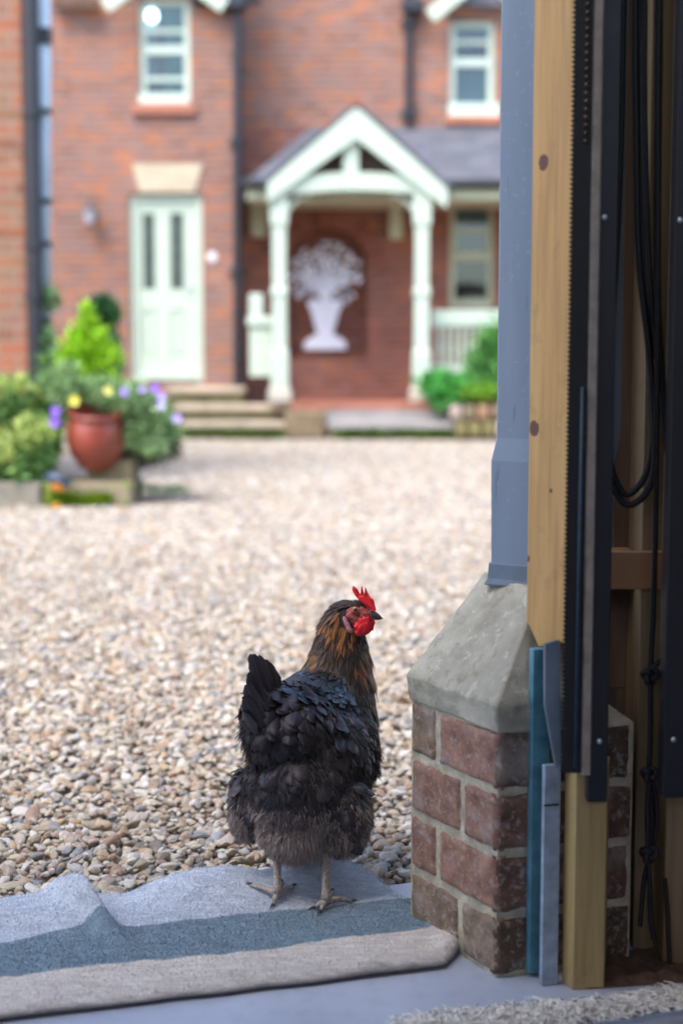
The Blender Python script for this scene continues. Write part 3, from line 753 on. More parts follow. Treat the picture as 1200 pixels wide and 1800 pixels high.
frug = empty('fringed_rug', 'woven rug with a shaggy cream fringe at the bottom right', 'rug')
def fringed():
    # woven body: towards the camera from the fringe line
    b = MB(); fl0, fl1 = P(1010, 1798, 1.50), P(1230, 1752, 1.56)
    a, c = Vector((P(960, 1812, 1.49).x, 1.487, 0)), Vector((.60, 1.605, 0))
    n = 60; vs_ = []; tint = []
    for j in range(n+1):
        for i in range(n+1):
            p = a.lerp(c, i/n)+Vector((0, -.5*j/n, 0)); st = int(j/2.2) % 5
            vs_.append((p.x, p.y, .008+.0015*mnoise.noise(Vector((p.x*30, p.y*30, 0)))-(.006 if i in (0,) or j == 0 else 0)))
            tint.append([(.14,.18,.24),(.30,.31,.34),(.16,.20,.27),(.24,.15,.17),(.20,.22,.27)][st])
    ar = np.arange((n+1)**2).reshape(n+1, n+1); f = np.stack([ar[:-1, :-1], ar[1:, :-1], ar[1:, 1:], ar[:-1, 1:]], -1).reshape(-1, 4)
    npmesh('woven_field', np.array(vs_), f, M['wool'], frug, np.array(tint))
    b = MB()
    path = spl([P(715, 1815, 1.505), P(800, 1795, 1.523), P(930, 1785, 1.540), P(1010, 1768, 1.553), P(1130, 1752, 1.572), P(1230, 1735, 1.588)], 20)
    for k in range(1300):
        t = rng.random()*(len(path)-1); i = int(t); p = path[i].lerp(path[min(i+1, len(path)-1)], t-i); p = Vector((p.x, p.y-.010-.016*rng.random(), .003+.005*rng.random()))
        L = .022+.030*rng.random(); ang = rng.normal()*1.3+1.7; d = Vector((math.cos(ang), math.sin(ang), 0)); pts = []
        cur = p+Vector((0, -.012*rng.random()-.002, 0)); bend = rng.normal()*.5
        for s in range(5):
            zz = .003+.007*math.sin(math.pi*min(1, s/4))*rng.random()
            pts.append(Vector((cur.x, cur.y, max(.0025, zz+.002*rng.random())))); cur = cur+d*(L/4); d = Matrix.Rotation(bend*.5+rng.normal()*.6, 3, 'Z')@d
        tone = .6+.5*rng.random(); b.tube(pts, .0009, 4, 0, (.92*tone, .86*tone, .76*tone))
    b.build('fringe', vcol_mat('fringe_wool', .95, .15, 150, .3, .1), frug, smooth=True)
fringed()

# ---------------------------------------------------------------- the house across the yard
house = empty('brick_house', 'red brick house with pale green door and sash windows across the yard', 'house')
YA, YB, YE = 15.9, 16.55, 15.35       # left bay face, recessed main wall, veranda front
def pbox(b, px0, py0, px1, py1, Y, dep, mi=0, proud=0):
    a = P(px0, py0, Y); c = P(px1, py1, Y); b.box((a.x, Y-proud, c.z), (c.x, Y+dep, a.z), mi)
def wall_with_holes(name, x0, x1, z0, z1, Y, th, holes, mat, parent):
    """wall slab whose openings are real gaps"""
    b = MB(); xs = sorted({x0, x1, *[h[0] for h in holes], *[h[1] for h in holes]}); 
    for i in range(len(xs)-1):
        xm = (xs[i]+xs[i+1])/2; cuts = sorted([(h[2], h[3]) for h in holes if h[0] < xm < h[1]]); z = z0
        for c0, c1 in cuts:
            if c0 > z: b.box((xs[i], Y, z), (xs[i+1], Y+th, c0))
            z = c1
        if z < z1: b.box((xs[i], Y, z), (xs[i+1], Y+th, z1))
    return b.build(name, mat, parent)
def hole(px0, py0, px1, py1, Y):
    a = P(px0, py0, Y); c = P(px1, py1, Y); return (a.x, c.x, c.z, a.z)
hd = hole(226, 340, 358, 672, YA); hw = hole(243, -5, 335, 183, YA)
xcorner = X(424, YA)
wall_with_holes('wall', -9, xcorner, -.05, 6.2, YA, .28, [hd, hw], M['house_brick'], house)
hn = None
hw2 = hole(790, 35, 868, 205, YB); hw3 = hole(790, 355, 868, 540, YB)
zl = Z(222, YB)
wall_with_holes('wall', xcorner-.2, 9, zl, 6.2, YB, .28, [hw2], M['house_brick'], house)
# niche wall under the veranda
nx0, nx1, nzb, nzt = X(508, YB), X(645, YB), Z(628, YB), Z(470, YB)
b = MB(); r_ = (nx1-nx0)/2; cx = (nx0+nx1)/2; th = .28
def strip(b, x0, x1, z0, z1): b.box((x0, YB, z0), (x1, YB+th, z1))
strip(b, xcorner-.2, nx0, -.05, zl-.003); strip(b, nx1, hw3[0], -.05, zl-.003)
strip(b, hw3[1], 9, -.05, zl-.003); strip(b, hw3[0], hw3[1], -.05, hw3[2]); strip(b, hw3[0], hw3[1], hw3[3], zl-.003)
strip(b, nx0, nx1, -.05, nzb)
arc = [Vector((cx+r_*math.cos(a), YB, nzt+r_*math.sin(a))) for a in np.linspace(0, math.pi, 25)]
for i in range(24):
    a, c = arc[i], arc[i+1]
    b.prism([a, Vector((a.x, YB, zl-.003)), Vector((c.x, YB, zl-.003)), c], (0, th, 0))
b.build('porch_wall', M['porch_brick'], house)
b = MB(); b.box((nx0-.1, YB+.285, nzb-.1), (nx1+.1, YB+.36, nzt+r_+.1)); b.build('niche_back', M['porch_brick'], house)
# brick-on-edge arch ring
b = MB(); n = 26
for i in range(n):
    a0 = math.pi*i/n+.012; a1 = math.pi*(i+1)/n-.012; r0, r1 = r_+.004, r_+.20
    b.prism([Vector((cx+r0*math.cos(a0), YB-.012, nzt+r0*math.sin(a0))), Vector((cx+r1*math.cos(a0), YB-.012, nzt+r1*math.sin(a0))), Vector((cx+r1*math.cos(a1), YB-.012, nzt+r1*math.sin(a1))), Vector((cx+r0*math.cos(a1), YB-.012, nzt+r0*math.sin(a1)))], (0, .0115, 0), 0, random.choice([(.27,.10,.07),(.22,.08,.06),(.30,.12,.09)]))
b.build('arch_ring', vcol_mat('arch_brick', .9, .2, 30), house)
# side return of the left bay
b = MB(); b.box((xcorner-.28, YA+.283, -.05), (xcorner-.003, YB-.003, 6.2)); b.build('return_wall', M['house_brick'], house)
# dark interior behind the windows
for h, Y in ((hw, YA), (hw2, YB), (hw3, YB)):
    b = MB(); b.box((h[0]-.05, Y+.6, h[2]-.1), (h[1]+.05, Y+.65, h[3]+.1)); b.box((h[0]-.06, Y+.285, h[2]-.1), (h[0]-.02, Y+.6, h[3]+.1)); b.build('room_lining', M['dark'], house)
def sash(h, Y, bars, label=None, fw=.07, curtain=None, midz=None, paint='cream'):
    x0, x1, z0, z1 = h; w_ = tag(empty('window', None, None), None); del_ = None
    w_.parent = house
    if label: w_['label'] = label
    f = MB(); yf = Y+.06; t_ = .05
    f.box((x0, yf, z0), (x0+fw, yf+t_, z1)); f.box((x1-fw, yf, z0), (x1, yf+t_, z1))
    f.box((x0+fw, yf, z0), (x1-fw, yf+t_, z0+fw*1.3)); f.box((x0+fw, yf, z1-fw), (x1-fw, yf+t_, z1))
    for z in bars: f.box((x0+fw, yf+.006, z-.022), (x1-fw, yf+t_-.006, z+.022))
    if midz: f.box((x0+fw, yf-.008, midz-.045), (x1-fw, yf+t_-.01, midz+.045))
    f.build('frame', M[paint], w_, bevel=.006)
    p = MB(); p.box((x0+fw*.6, yf+.022, z0+fw*.6), (x1-fw*.6, yf+.028, z1-fw*.6)); p.build('pane', M['glass'], w_)
    return w_
zz = lambda py, Y: Z(py, Y)
sash(hw, YA, [zz(52, YA), zz(137, YA)], 'upper sash window over the door with teal curtain', midz=zz(86, YA))
b = MB(); 
pbox(b, 232, 183, 344, 202, YA, .0, proud=.06); b.build('window_sill', simple('brick_sill', (.42,.17,.11), .8, .15, 9, .1), house, bevel=.008)
b = MB(); pbox(b, 245, 165, 333, 183, YA, .0, proud=.03); b.build('sill_board', M['cream'], house)
def curtain(px0, px1, py0, py1, Y, mat, nm='curtain'):
    x0, x1, z0, z1 = P(px0, py1, Y).x, P(px1, py1, Y).x, Z(py1, Y), Z(py0, Y); n = 24
    vs_ = []
    for j in (0, 1):
        for i in range(n+1): vs_.append((x0+(x1-x0)*i/n, Y+.03*math.sin(i*1.3), (z0, z1)[j]))
    for j in (0, 1):
        for i in range(n+1): vs_.append((x0+(x1-x0)*i/n, Y+.006+.03*math.sin(i*1.3), (z0, z1)[j]))
    m = n+1; b = MB(); fs = []
    for i in range(n): fs += [(i, i+1, m+i+1, m+i), (2*m+i+1, 2*m+i, 3*m+i, 3*m+i+1)]
    b.add(vs_, fs); return b.build(nm, mat, house, smooth=True)
curtain(290, 332, -20, 178, YA+.22, M['curtain_teal'])
curtain(246, 278, -20, 150, YA+.24, M['curtain_white'])
sash(hw2, YB, [zz(72, YB)], 'upper right sash window half hidden by the post', midz=zz(108, YB))
b = MB(); pbox(b, 782, 205, 880, 219, YB, .0, proud=.06); b.build('window_sill', simple('brick_sill_b', (.45,.18,.11), .8, .15, 9, .1), house, bevel=.008)
b = MB(); pbox(b, 788, 182, 878, 204, YB, 0, proud=.03); b.build('sill_board', M['cream'], house)
curtain(790, 870, 40, 66, YB+.20, M['curtain_white'], 'blind')
curtain(790, 866, 120, 190, YB+.22, simple('grey_net', (.22,.26,.34), .9, .2, 4, 0), 'net_curtain')
sash(hw3, YB, [zz(405, YB)], 'lower right window under the veranda roof', midz=zz(450, YB), paint='dullcream')
curtain(790, 866, 360, 398, YB+.2, M['curtain_white'], 'blind')
# glowing globe and stem added to make the bright reflection in the upper window
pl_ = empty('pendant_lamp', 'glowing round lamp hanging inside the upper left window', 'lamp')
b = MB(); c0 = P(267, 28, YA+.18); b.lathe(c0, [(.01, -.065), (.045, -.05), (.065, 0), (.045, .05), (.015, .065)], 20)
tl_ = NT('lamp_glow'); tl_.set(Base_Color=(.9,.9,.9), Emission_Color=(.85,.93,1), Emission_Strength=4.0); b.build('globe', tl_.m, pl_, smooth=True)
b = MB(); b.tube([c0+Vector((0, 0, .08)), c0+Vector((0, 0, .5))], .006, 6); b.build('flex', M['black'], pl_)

# door
dr = empty('door', None, None); dr.parent = house; dr['label'] = 'pale green panelled front door with two narrow glass panes'
fr = MB(); x0, x1, z0, z1 = hd; yf = YA+.05; fw = .085
fr.box((x0, yf, z0), (x0+fw, yf+.09, z1)); fr.box((x1-fw, yf, z0), (x1, yf+.09, z1)); fr.box((x0+fw, yf, z1-fw), (x1-fw, yf+.09, z1)); fr.box((x0, yf-.04, z0-.04), (x1, yf+.09, z0))
fr.build('door_frame', M['mint'], dr, bevel=.008)
lf = MB(); lx0, lx1, lz0, lz1 = x0+fw+.004, x1-fw-.004, z0+.004, z1-fw-.004; yl = YA+.075
gp = [(X(256, YA), X(277, YA)), (X(304, YA), X(327, YA))]; gz0, gz1 = Z(508, YA), Z(374, YA)
pz0, pz1 = Z(625, YA), Z(545, YA)
# stiles and rails around recessed panels
xs = [lx0, gp[0][0], gp[0][1], gp[1][0], gp[1][1], lx1]
for i in (0, 2, 4): lf.box((xs[i], yl, lz0), (xs[i+1], yl+.045, lz1))
for i in (1, 3):
    for za, zb in ((lz0, pz0), (pz1, gz0), (gz1, lz1)): lf.box((xs[i], yl, za), (xs[i+1], yl+.045, zb))
    lf.box((xs[i], yl+.02, pz0), (xs[i+1], yl+.04, pz1)); lf.box((xs[i]+.02, yl+.008, pz0+.03), (xs[i+1]-.02, yl+.0198, pz1-.03))
lf.box((lx0, yl-.03, lz0+.02), (lx1, yl-.001, lz0+.10)); 
lf.build('door_leaf', M['mint'], dr, bevel=.005)
for i in (1, 3):
    gb = MB(); gb.box((xs[i]-.005, yl+.018, gz0-.005), (xs[i+1]+.005, yl+.026, gz1+.005)); gb.build('pane', M['doorglass'], dr)
b = MB(); q = P(335, 505, YA-.0); b.tube([Vector((q.x, yl, q.z)), Vector((q.x, yl-.05, q.z))], .012, 8); b.tube([Vector((q.x+.01, yl-.05, q.z)), Vector((q.x-.09, yl-.05, q.z))], .010, 8); b.build('handle', M['galv'], dr)
# stone lintel
b = MB(); b.prism([P(232, 288, YA-.02), P(356, 288, YA-.02), P(343, 338, YA-.02), P(246, 338, YA-.02)][::-1], (0, .019, 0))
b.build('lintel', M['stone'], house, bevel=.006)
b = MB(); q = P(373, 452, YA); b.lathe((q.x, YA-.001, q.z), [(.055, 0), (.055, .012), (.045, .016)], 20, axis=(0, -1, 0)); o = b.build('door_bell_plate', M['white']); tag(o, 'small round white plate on the brick beside the door', 'plate')
# wall lantern
ln = empty('wall_lantern', 'small grey wall lantern on the brick left of the door', 'lantern')
q = P(162, 380, YA); b = MB(); b.box((q.x-.05, YA-.02, q.z-.05), (q.x+.05, YA-.001, q.z+.12)); b.tube([Vector((q.x, YA-.02, q.z+.08)), Vector((q.x, YA-.1, q.z+.16)), Vector((q.x, YA-.16, q.z+.11))], .012, 8); b.build('bracket', M['lantern'], ln)
b = MB(); c0 = Vector((q.x, YA-.16, q.z)); b.lathe(c0, [(.015, .13), (.04, .11), (.095, .07), (.10, .055), (.02, .055)], 6); b.build('hood', M['lantern'], ln)
b = MB(); b.lathe(c0, [(.01, -.13), (.045, -.12), (.05, -.10), (.02, -.098)], 6); b.build('base', M['lantern'], ln)
b = MB(); b.lathe(c0, [(.045, -.098), (.078, .054)], 6); b.build('lantern_glass', M['lampglass'], ln)

# drainpipes and gutters
def pipe(px_t, px_b, py_t, py_b, Y, r, mat, collars, name='drainpipe', par=None):
    b = MB(); a, c = P(px_t, py_t, Y), P(px_b, py_b, Y); b.tube([a, c], r, 12)
    for py in collars:
        z = Z(py, Y); x = a.x+(c.x-a.x)*(a.z-z)/(a.z-c.z); b.tube([Vector((x, Y, z-.05)), Vector((x, Y, z+.05))], r*1.35, 12)
        b.box((x-r*2.0, Y+r*.3, z-.02), (x+r*2.0, Y+r+.05, z+.02))
    return b.build(name, mat, par, smooth=False)
pipe(417, 418, -60, 688, YA-.08, .047, M['blackpipe'], [15, 250, 480], par=house)
pipe(718, 718, -60, 219, YB-.08, .045, M['blackpipe'], [40, 200], par=house)
b = MB(); pbox(b, 398, -12, 432, 14, YA-.2, .14); b.box((xcorner-.5, YA-.14, Z(10, YA)), (xcorner+.25, YA-.02, Z(-12, YA))); b.build('gutter', M['blackpipe'], house, bevel=.02)
b = MB(); pbox(b, 706, -4, 745, 20, YB-.2, .14); b.build('gutter', M['blackpipe'], house, bevel=.02)
# bargeboard ends of the dormer gables
def barge(pts, Y, w_, nm='bargeboard', th=.04):
    b = MB(); (x0, y0), (x1, y1) = pts; a, c = P(x0, y0, Y), P(x1, y1, Y); d = (c-a).normalized(); n = Vector((-d.z, 0, d.x))*w_
    b.prism([a, c, c-n, a-n] if n.z > 0 else [a, c, c+n, a+n], (0, th, 0)); return b.build(nm, M['mint'], house, bevel=.01)
barge([(288, -85), (402, 0)], YA-.2, .16); barge([(288, -85), (176, 0)], YA-.24, .16)
barge([(850, -62), (748, 18)], YB-.25, .16); barge([(850, -62), (950, 18)], YB-.20, .16)
b = MB(); pbox(b, 780, -8, 880, 10, YB-.16, .1); b.build('eaves_slates', M['slate'], house)
b = MB(); pbox(b, 92, -6, 172, 14, YA-.16, .1); b.build('eaves_soffit', simple('brown_eaves', (.13,.075,.05), .8, .2, 9, 0), house)

# ---------------------------------------------------------------- veranda with gabled porch
porch = empty('gabled_porch', 'pale green gabled timber porch and slate veranda roof on the house front', 'porch')
zE, zT = Z(318, YE), Z(222, YB)
xl0 = P(432, 300, YE).x; xl1 = P(548, 222, YB).x
b = MB(); nrm = Vector((0, 0, -.05))
b.prism([Vector((xl0, YE, zE)), Vector((6, YE, zE)), Vector((6, YB-.003, zT)), Vector((xl1, YB-.003, zT))], nrm)
b.prism([Vector((xl0, YE, zE)), Vector((xl1, YB-.003, zT)), Vector((xl0-.0, YB-.003, zE+.0))], nrm)
b.build('slate_roof', M['slate'], porch)
b = MB(); b.tube([Vector((xl0-.05, YE-.05, zE-.035)), Vector((6, YE-.05, zE-.035))], .05, 10); b.build('gutter', M['blackpipe'], porch)
b = MB(); b.box((xl0, YE+.02, zE-.19), (6, YE+.06, zE-.06)); b.box((xl0+.0, YE+.065, zE-.16), (6, YB-.01, zE-.145)); b.build('fascia', M['dullcream'], porch)
YG = 15.05
apex = P(627, 188, YG); el = P(470, 322, YG); er = P(786, 332, YG)
def roofslope(a, c, back, th=.05):
    b = MB(); o = Vector((0, 0, .03)); b.prism([a+o, c+o, Vector((c.x, back, c.z))+o, Vector((a.x, back, a.z))+o], (0, 0, .05)); return b
b = MB()
for e in (el, er):
    o = Vector((0, 0, .02)); d = 1 if e is er else -1
    b.prism([apex+o, e+o+Vector((.04*d, 0, -.03)), Vector((e.x+.04*d, YB-.005, e.z-.03))+o, Vector((apex.x, YB-.005, apex.z))+o], (0, 0, .05))
b.build('gable_slates', M['slate'], porch)
b = MB(); b.tube([Vector((apex.x, YG-.02, apex.z+.06)), Vector((apex.x, YB, apex.z+.06))], .05, 8); b.build('ridge_tile', simple('ridge_clay', (.35,.13,.08), .8, .1, 9, 0), porch)
bw_ = .245
b = MB()
for e in (el, er):
    d = (e-apex).normalized(); up_ = Vector((0, 0, 1)); dz = bw_/abs(d.x) * 1.0
    b.prism([apex, e, e-Vector((0, 0, dz*.62))+d*.0, apex-Vector((0, 0, dz))] , (0, .045 if e is el else .047, 0))
b.build('bargeboard', M['mint'], porch, bevel=.008)
b = MB(); yb = YG+.06
def tie(Y):   # cambered tie beam
    top_, bot = [], []
    for i in range(13):
        t = i/12; px = 498+(752-498)*t; camb = 9*math.sin(math.pi*t)
        top_.append(P(px, 312-camb, Y)); bot.append(P(px, 342-camb*.9, Y))
    return top_, bot
tp, bt = tie(yb)
for i in range(12): b.prism([tp[i], tp[i+1], bt[i+1], bt[i]], (0, .09, 0))
b.build('tie_beam', M['mint'], porch)
b = MB(); a = P(603, 246, yb); c = P(630, 304, yb); b.box((a.x, yb+.01, c.z), (c.x, yb+.08, a.z)); b.build('king_post', M['mint'], porch, bevel=.006)
zfl = Z(702, 15.2)
for (p0, p1, nm) in ((475, 506, 'L'), (726, 757, 'R')):
    Yp_ = YG+.05; xa, xb = P(p0, 500, Yp_).x, P(p1, 500, Yp_).x; xm = (xa+xb)/2; hw_ = (xb-xa)/2
    zb_, zt2 = Z(690, Yp_), Z(328, Yp_)
    secs = [(zb_+.06, hw_*1.0), (zb_+.42, hw_*1.0), (zb_+.46, hw_*.82), (zb_+1.0, hw_*.80), (zb_+1.02, hw_*.98), (zb_+1.08, hw_*.98), (zb_+1.10, hw_*.78), (zt2-.42, hw_*.78), (zt2-.38, hw_*1.0), (zt2, hw_*1.0)]
    b = MB(); b.loft([[Vector((xm+sx*h, Yp_+.10+sy*h, z)) for sx, sy in ((-1,-1),(1,-1),(1,1),(-1,1))] for z, h in secs]); b.build('porch_post', M['mint'], porch, bevel=.006)
    b = MB(); b.loft([[Vector((xm+sx*h, Yp_+.10+sy*h, z)) for sx, sy in ((-1,-1),(1,-1),(1,1),(-1,1))] for z, h in ((zb_-.10, hw_*1.35), (zb_+.02, hw_*1.3), (zb_+.058, hw_*1.05))]); b.build('post_base', simple('post_base_stone', (.50,.47,.40), .85, .1, 9, .1), porch, bevel=.01)
    # curved brace
    sgn = 1 if nm == 'L' else -1; xi = xm+sgn*hw_*.9; b = MB(); rr = .26; inner = []; outer = []
    for k in range(9):
        a = math.pi/2*k/8; inner.append(Vector((xi+sgn*(rr-rr*math.cos(a)), Yp_+.03, zt2-.10-rr+rr*math.sin(a))))
    for k in range(8):
        a, c = inner[k], inner[k+1]
        b.prism([a, c, Vector((c.x, c.y, zt2-.10+.001*k)), Vector((xi, c.y, zt2-.10))] if k else [a, c, Vector((xi, c.y, zt2-.10))], (0, .10, 0))
    b.build('brace', M['mint'], porch)
    # beam back to the wall
    b = MB(); b.box((xm-hw_*.8, Yp_+.2, zt2-.06), (xm+hw_*.8, YB-.01, zt2+.08)); b.build('side_beam', M['dullcream'], porch)
for (p0, p1, py0, py1) in ((441, 467, 338, 416), (684, 707, 345, 420)):
    b = MB(); a = P(p0, py0, YB-.12); c = P(p1, py1, YB-.12); b.box((a.x, YB-.16, c.z), (c.x, YB-.004, a.z)); b.box((a.x, YB-.5, a.z-.16), (c.x, YB-.162, a.z)); b.build('wall_bracket', M['dullcream'], porch, bevel=.01)
# gable infill boards seen under the barge boards (ceiling)
b = MB(); b.prism([P(627, 225, 15.5), P(520, 318, 15.5), P(745, 318, 15.5)][::-1], (0, .02, 0)); b.build('gable_infill', simple('infill', (.30,.235,.20), .9, .15, 3, 0), porch)
# balustrade
YR = YE+.02
rail = empty('veranda_railing', 'pale green balustrade right of the porch post', 'railing')
b = MB(); pbox(b, 758, 545, 900, 574, YR, .10); b.build('top_rail', M['mint'], rail, bevel=.012)
b = MB(); pbox(b, 758, 640, 900, 656, YR+.02, .06); b.build('bottom_rail', M['mint'], rail, bevel=.006)
for i in range(9):
    px = 771+i*13.5; b = MB(); c = P(px, 600, YR+.05); z0_, z1_ = Z(640, YR+.05), Z(574, YR+.05); h = z1_-z0_
    b.lathe((c.x, YR+.05, z0_+.001), [(.026, 0), (.026, h*.15), (.017, h*.2), (.030, h*.4), (.018, h*.75), (.026, h*.85), (.026, h-.002)], 10)
    b.build('baluster', M['mint'], rail, smooth=True)
# low panelled side of the porch, left
sp_ = empty('low_screen', 'low pale green panel with a newel left of the porch post', 'panel')
b = MB(); pbox(b, 438, 572, 478, 662, 15.5, .06); b.build('board', M['mint'], sp_, bevel=.01)
b = MB(); pbox(b, 438, 516, 462, 566, 15.48, .1); pbox(b, 434, 556, 480, 572, 15.46, .14); b.build('newel_cap', M['cream'], sp_, bevel=.012)

# porch floor and steps
st = empty('stone_steps', 'worn stone steps and tiled porch floor before the front doors', 'steps')
zp = Z(700, YG+.1)-.045
xs_, xe_ = P(512, 700, YG).x, P(812, 700, YG).x
b = MB(); b.box((xs_, YG-.05, zp-.05), (6, YB-.003, zp)); b.build('tiled_floor', M['tile'], st)
b = MB(); b.box((xs_, YG-.02, -.05), (6, YB-.003, zp-.052)); b.build('plinth', M['porch_brick'], st)
zs1 = Z(742, 14.75)
b = MB(); b.box((P(575, 742, 14.7).x, 14.62, zs1-.07), (P(808, 742, 14.7).x, YG-.052, zs1)); b.build('slab', M['slab'], st, bevel=.015)
b = MB(); b.box((P(580, 742, 14.7).x, 14.66, -.05), (P(803, 742, 14.7).x, YG-.06, zs1-.072)); b.build('riser', M['step_stone'], st)
zmid = Z(719, YG)
b = MB(); b.box((xs_+.02, YG-.058, zs1+.002), (xe_-.1, YG-.03, zmid)); b.build('step_edge', M['slab'], st)
b = MB(); b.box((xs_, YG-.07, zmid+.001), (xe_-.1, YG-.051, zp+.003)); b.build('red_riser', M['tile'], st)
zd = hd[2]-.045
levels = [(318, 512, 14.95, Z(742, 14.95)), (305, 512, 15.25, Z(712, 15.25)), (292, 430, 15.55, zd)]
for i, (p0, p1, Y, z) in enumerate(levels):
    x0_, x1_ = P(p0, 720, Y).x, P(p1, 720, Y).x
    b = MB(); b.box((x0_, Y, z-.065), (x1_, YA-.003-.001*i, z)); b.build('tread', M['step_stone'], st, bevel=.015)
    b = MB(); zb0 = -.05 if i == 0 else levels[i-1][3]+.001
    b.box((x0_+.03, Y+.04, zb0), (x1_-.03, YA-.006-.001*i, z-.067)); b.build('riser', simple('mossy_riser%d' % i, (.13,.12,.06), .95, .4, 5, .2), st)
b = MB(); pbox(b, 500, 722, 572, 772, 14.72, .25); b.build('end_block', simple('brown_block', (.22,.165,.10), .95, .3, 8, .4), st, bevel=.03)

# white cut-out tree in an urn, hung in the niche
tree = empty('white_tree_panel', 'flat white cut-out of a leafy tree in an urn hung in the arched niche', 'wall decoration')
YT = YB-.05
def prof(pts, nm, Y=YT, th=.02):
    c0 = 571; L_ = [P(c0-d, py, Y) for d, py in pts]; R_ = [P(c0+d, py, Y) for d, py in pts[::-1]]
    b = MB()
    for i in range(len(pts)-1):
        (d0, y0), (d1, y1) = pts[i], pts[i+1]
        b.prism([P(c0-d0, y0, Y), P(c0-d1, y1, Y), P(c0+d1, y1, Y), P(c0+d0, y0, Y)], (0, th, 0))
    return b.build(nm, M['white'], tree)
prof([(28, 527), (31, 534), (24, 548), (20, 565), (17, 576), (14, 583), (16, 588), (28, 594), (36, 601), (37, 614)], 'urn')
b = MB(); leaves = []
cx0, cy0 = 572, 484
def leafshape(px, py, ang, L, W, Y):
    c = P(px, py, Y); s = Y/F; d = Vector((math.cos(ang), 0, math.sin(ang))); n = Vector((-d.z, 0, d.x)); L *= s; W *= s
    b.prism([c-d*L, c-d*L*.3+n*W*.8, c+d*L*.4+n*W, c+d*L, c+d*L*.4-n*W, c-d*L*.3-n*W*.8], (0, .012, 0))
for k in range(112):
    r = 62*math.sqrt(random.random()); a = random.random()*6.283
    x_ = cx0+r*math.cos(a)*1.0; y_ = cy0+r*math.sin(a)*.93
    if y_ > 528 and abs(x_-572) < 20: continue
    leafshape(x_, y_, random.random()*3.14, random.uniform(5, 9.5), random.uniform(2.4, 4.0), YT+.0+.0125*(k % 4))
b.build('foliage', M['white'], tree)
b = MB(); 
for a in range(9):
    an = math.pi*(a+.5)/9; e = P(cx0+55*math.cos(an), 500-55*math.sin(an)*1.1, YT+.02); b.tube([P(572, 532, YT+.02), P(572+18*math.cos(an), 505-20*math.sin(an), YT+.02), e], [.03, .018, .008], 6)
b.build('branches', M['white'], tree)

# ---------------------------------------------------------------- building at the left with two pipes
ob = empty('side_building', 'nearer red brick building edge at the left border', 'building')
YS = 9.0; xs1_ = P(44, 400, YS).x
b = MB(); b.box((-9, YS, -.05), (xs1_, YS+.30, 4.6)); b.build('wall', M['side_brick'], ob)
b = MB(); b.tube([P(54, -60, YS-.09), P(62, 520, YS-.09), P(68, 740, YS-.09)], .047, 12)
xa = P(56, 100, YS-.09)
for py in (197, 430, 520): 
    z = Z(py, YS-.09); x = P(56+py*.011, py, YS-.09).x; b.tube([Vector((x, YS-.09, z-.03)), Vector((x, YS-.09, z+.03))], .062, 12)
b.build('drainpipe', M['blackpipe'], ob)
b = MB(); b.tube([P(77, -60, YS+.02), P(79, 560, YS+.02)], .040, 12); b.build('waste_pipe', M['palepipe'], ob, smooth=True)
b = MB(); b.tube([P(79, 560, YS+.02), P(80, 760, YS+.02)], .043, 12); b.build('lower_pipe', M['blackpipe'], ob)
for py, r in ((65, .05), (197, .05), (355, .05), (430, .05)):
    b = MB(); z = Z(py, YS+.02); x = P(78, py, YS+.02).x; h = .05 if py == 65 else .018; b.tube([Vector((x, YS+.02, z-h)), Vector((x, YS+.02, z+h))], r, 12); b.build('collar', M['blackpipe'], ob)

# ---------------------------------------------------------------- plants
def leaves(name, mat, parent, centers, radii, n, size, cols, up_=.2, seed=1, aspect=2.2, surf=.5):
    """many small leaf faces filling a set of ellipsoids"""
    r = np.random.default_rng(seed); centers = np.array(centers, float); radii = np.array(radii, float)
    w_ = radii.prod(1); idx = r.choice(len(centers), n, p=w_/w_.sum())
    d = r.normal(size=(n, 3)); d /= np.linalg.norm(d, axis=1)[:, None]
    rad = r.random(n)**(1/3*(1-surf)+.02); pos = centers[idx]+d*radii[idx]*rad[:, None]*(1+.12*r.normal(size=(n, 1)))*(1+.55*np.maximum(0, r.normal(size=(n, 1))-.9))
    ax = d*.6+r.normal(size=(n, 3))*.5+np.array([0, 0, up_]); ax /= np.linalg.norm(ax, axis=1)[:, None]
    t = np.cross(ax, r.normal(size=(n, 3))); t /= np.linalg.norm(t, axis=1)[:, None]
    nn = np.cross(ax, t); L = size*(.6+.8*r.random((n, 1)))
    v = np.stack([pos, pos+ax*L*.45+t*L/aspect*.5+nn*L*.08, pos+ax*L, pos+ax*L*.45-t*L/aspect*.5+nn*L*.08], 1).reshape(-1, 3)
    c = np.array(cols)[r.integers(0, len(cols), n)]*(.4+1.1*r.random((n, 1))); c = np.repeat(c, 4, 0)
    return npmesh(name, v, np.arange(n*4).reshape(n, 4), mat, parent, c, smooth=False)
def stems(name, pts_from, pts_to, rad, mat, parent):
    b = MB()
    for a, c in zip(pts_from, pts_to): b.tube([a, a.lerp(c, .5)+Vector((random.gauss(0, .01), random.gauss(0, .01), 0)), c], [rad, rad*.7, rad*.4], 5)
    return b.build(name, mat, parent)
M['bark'] = simple('bark', (.10,.07,.045), .9, .3, 20, .3)
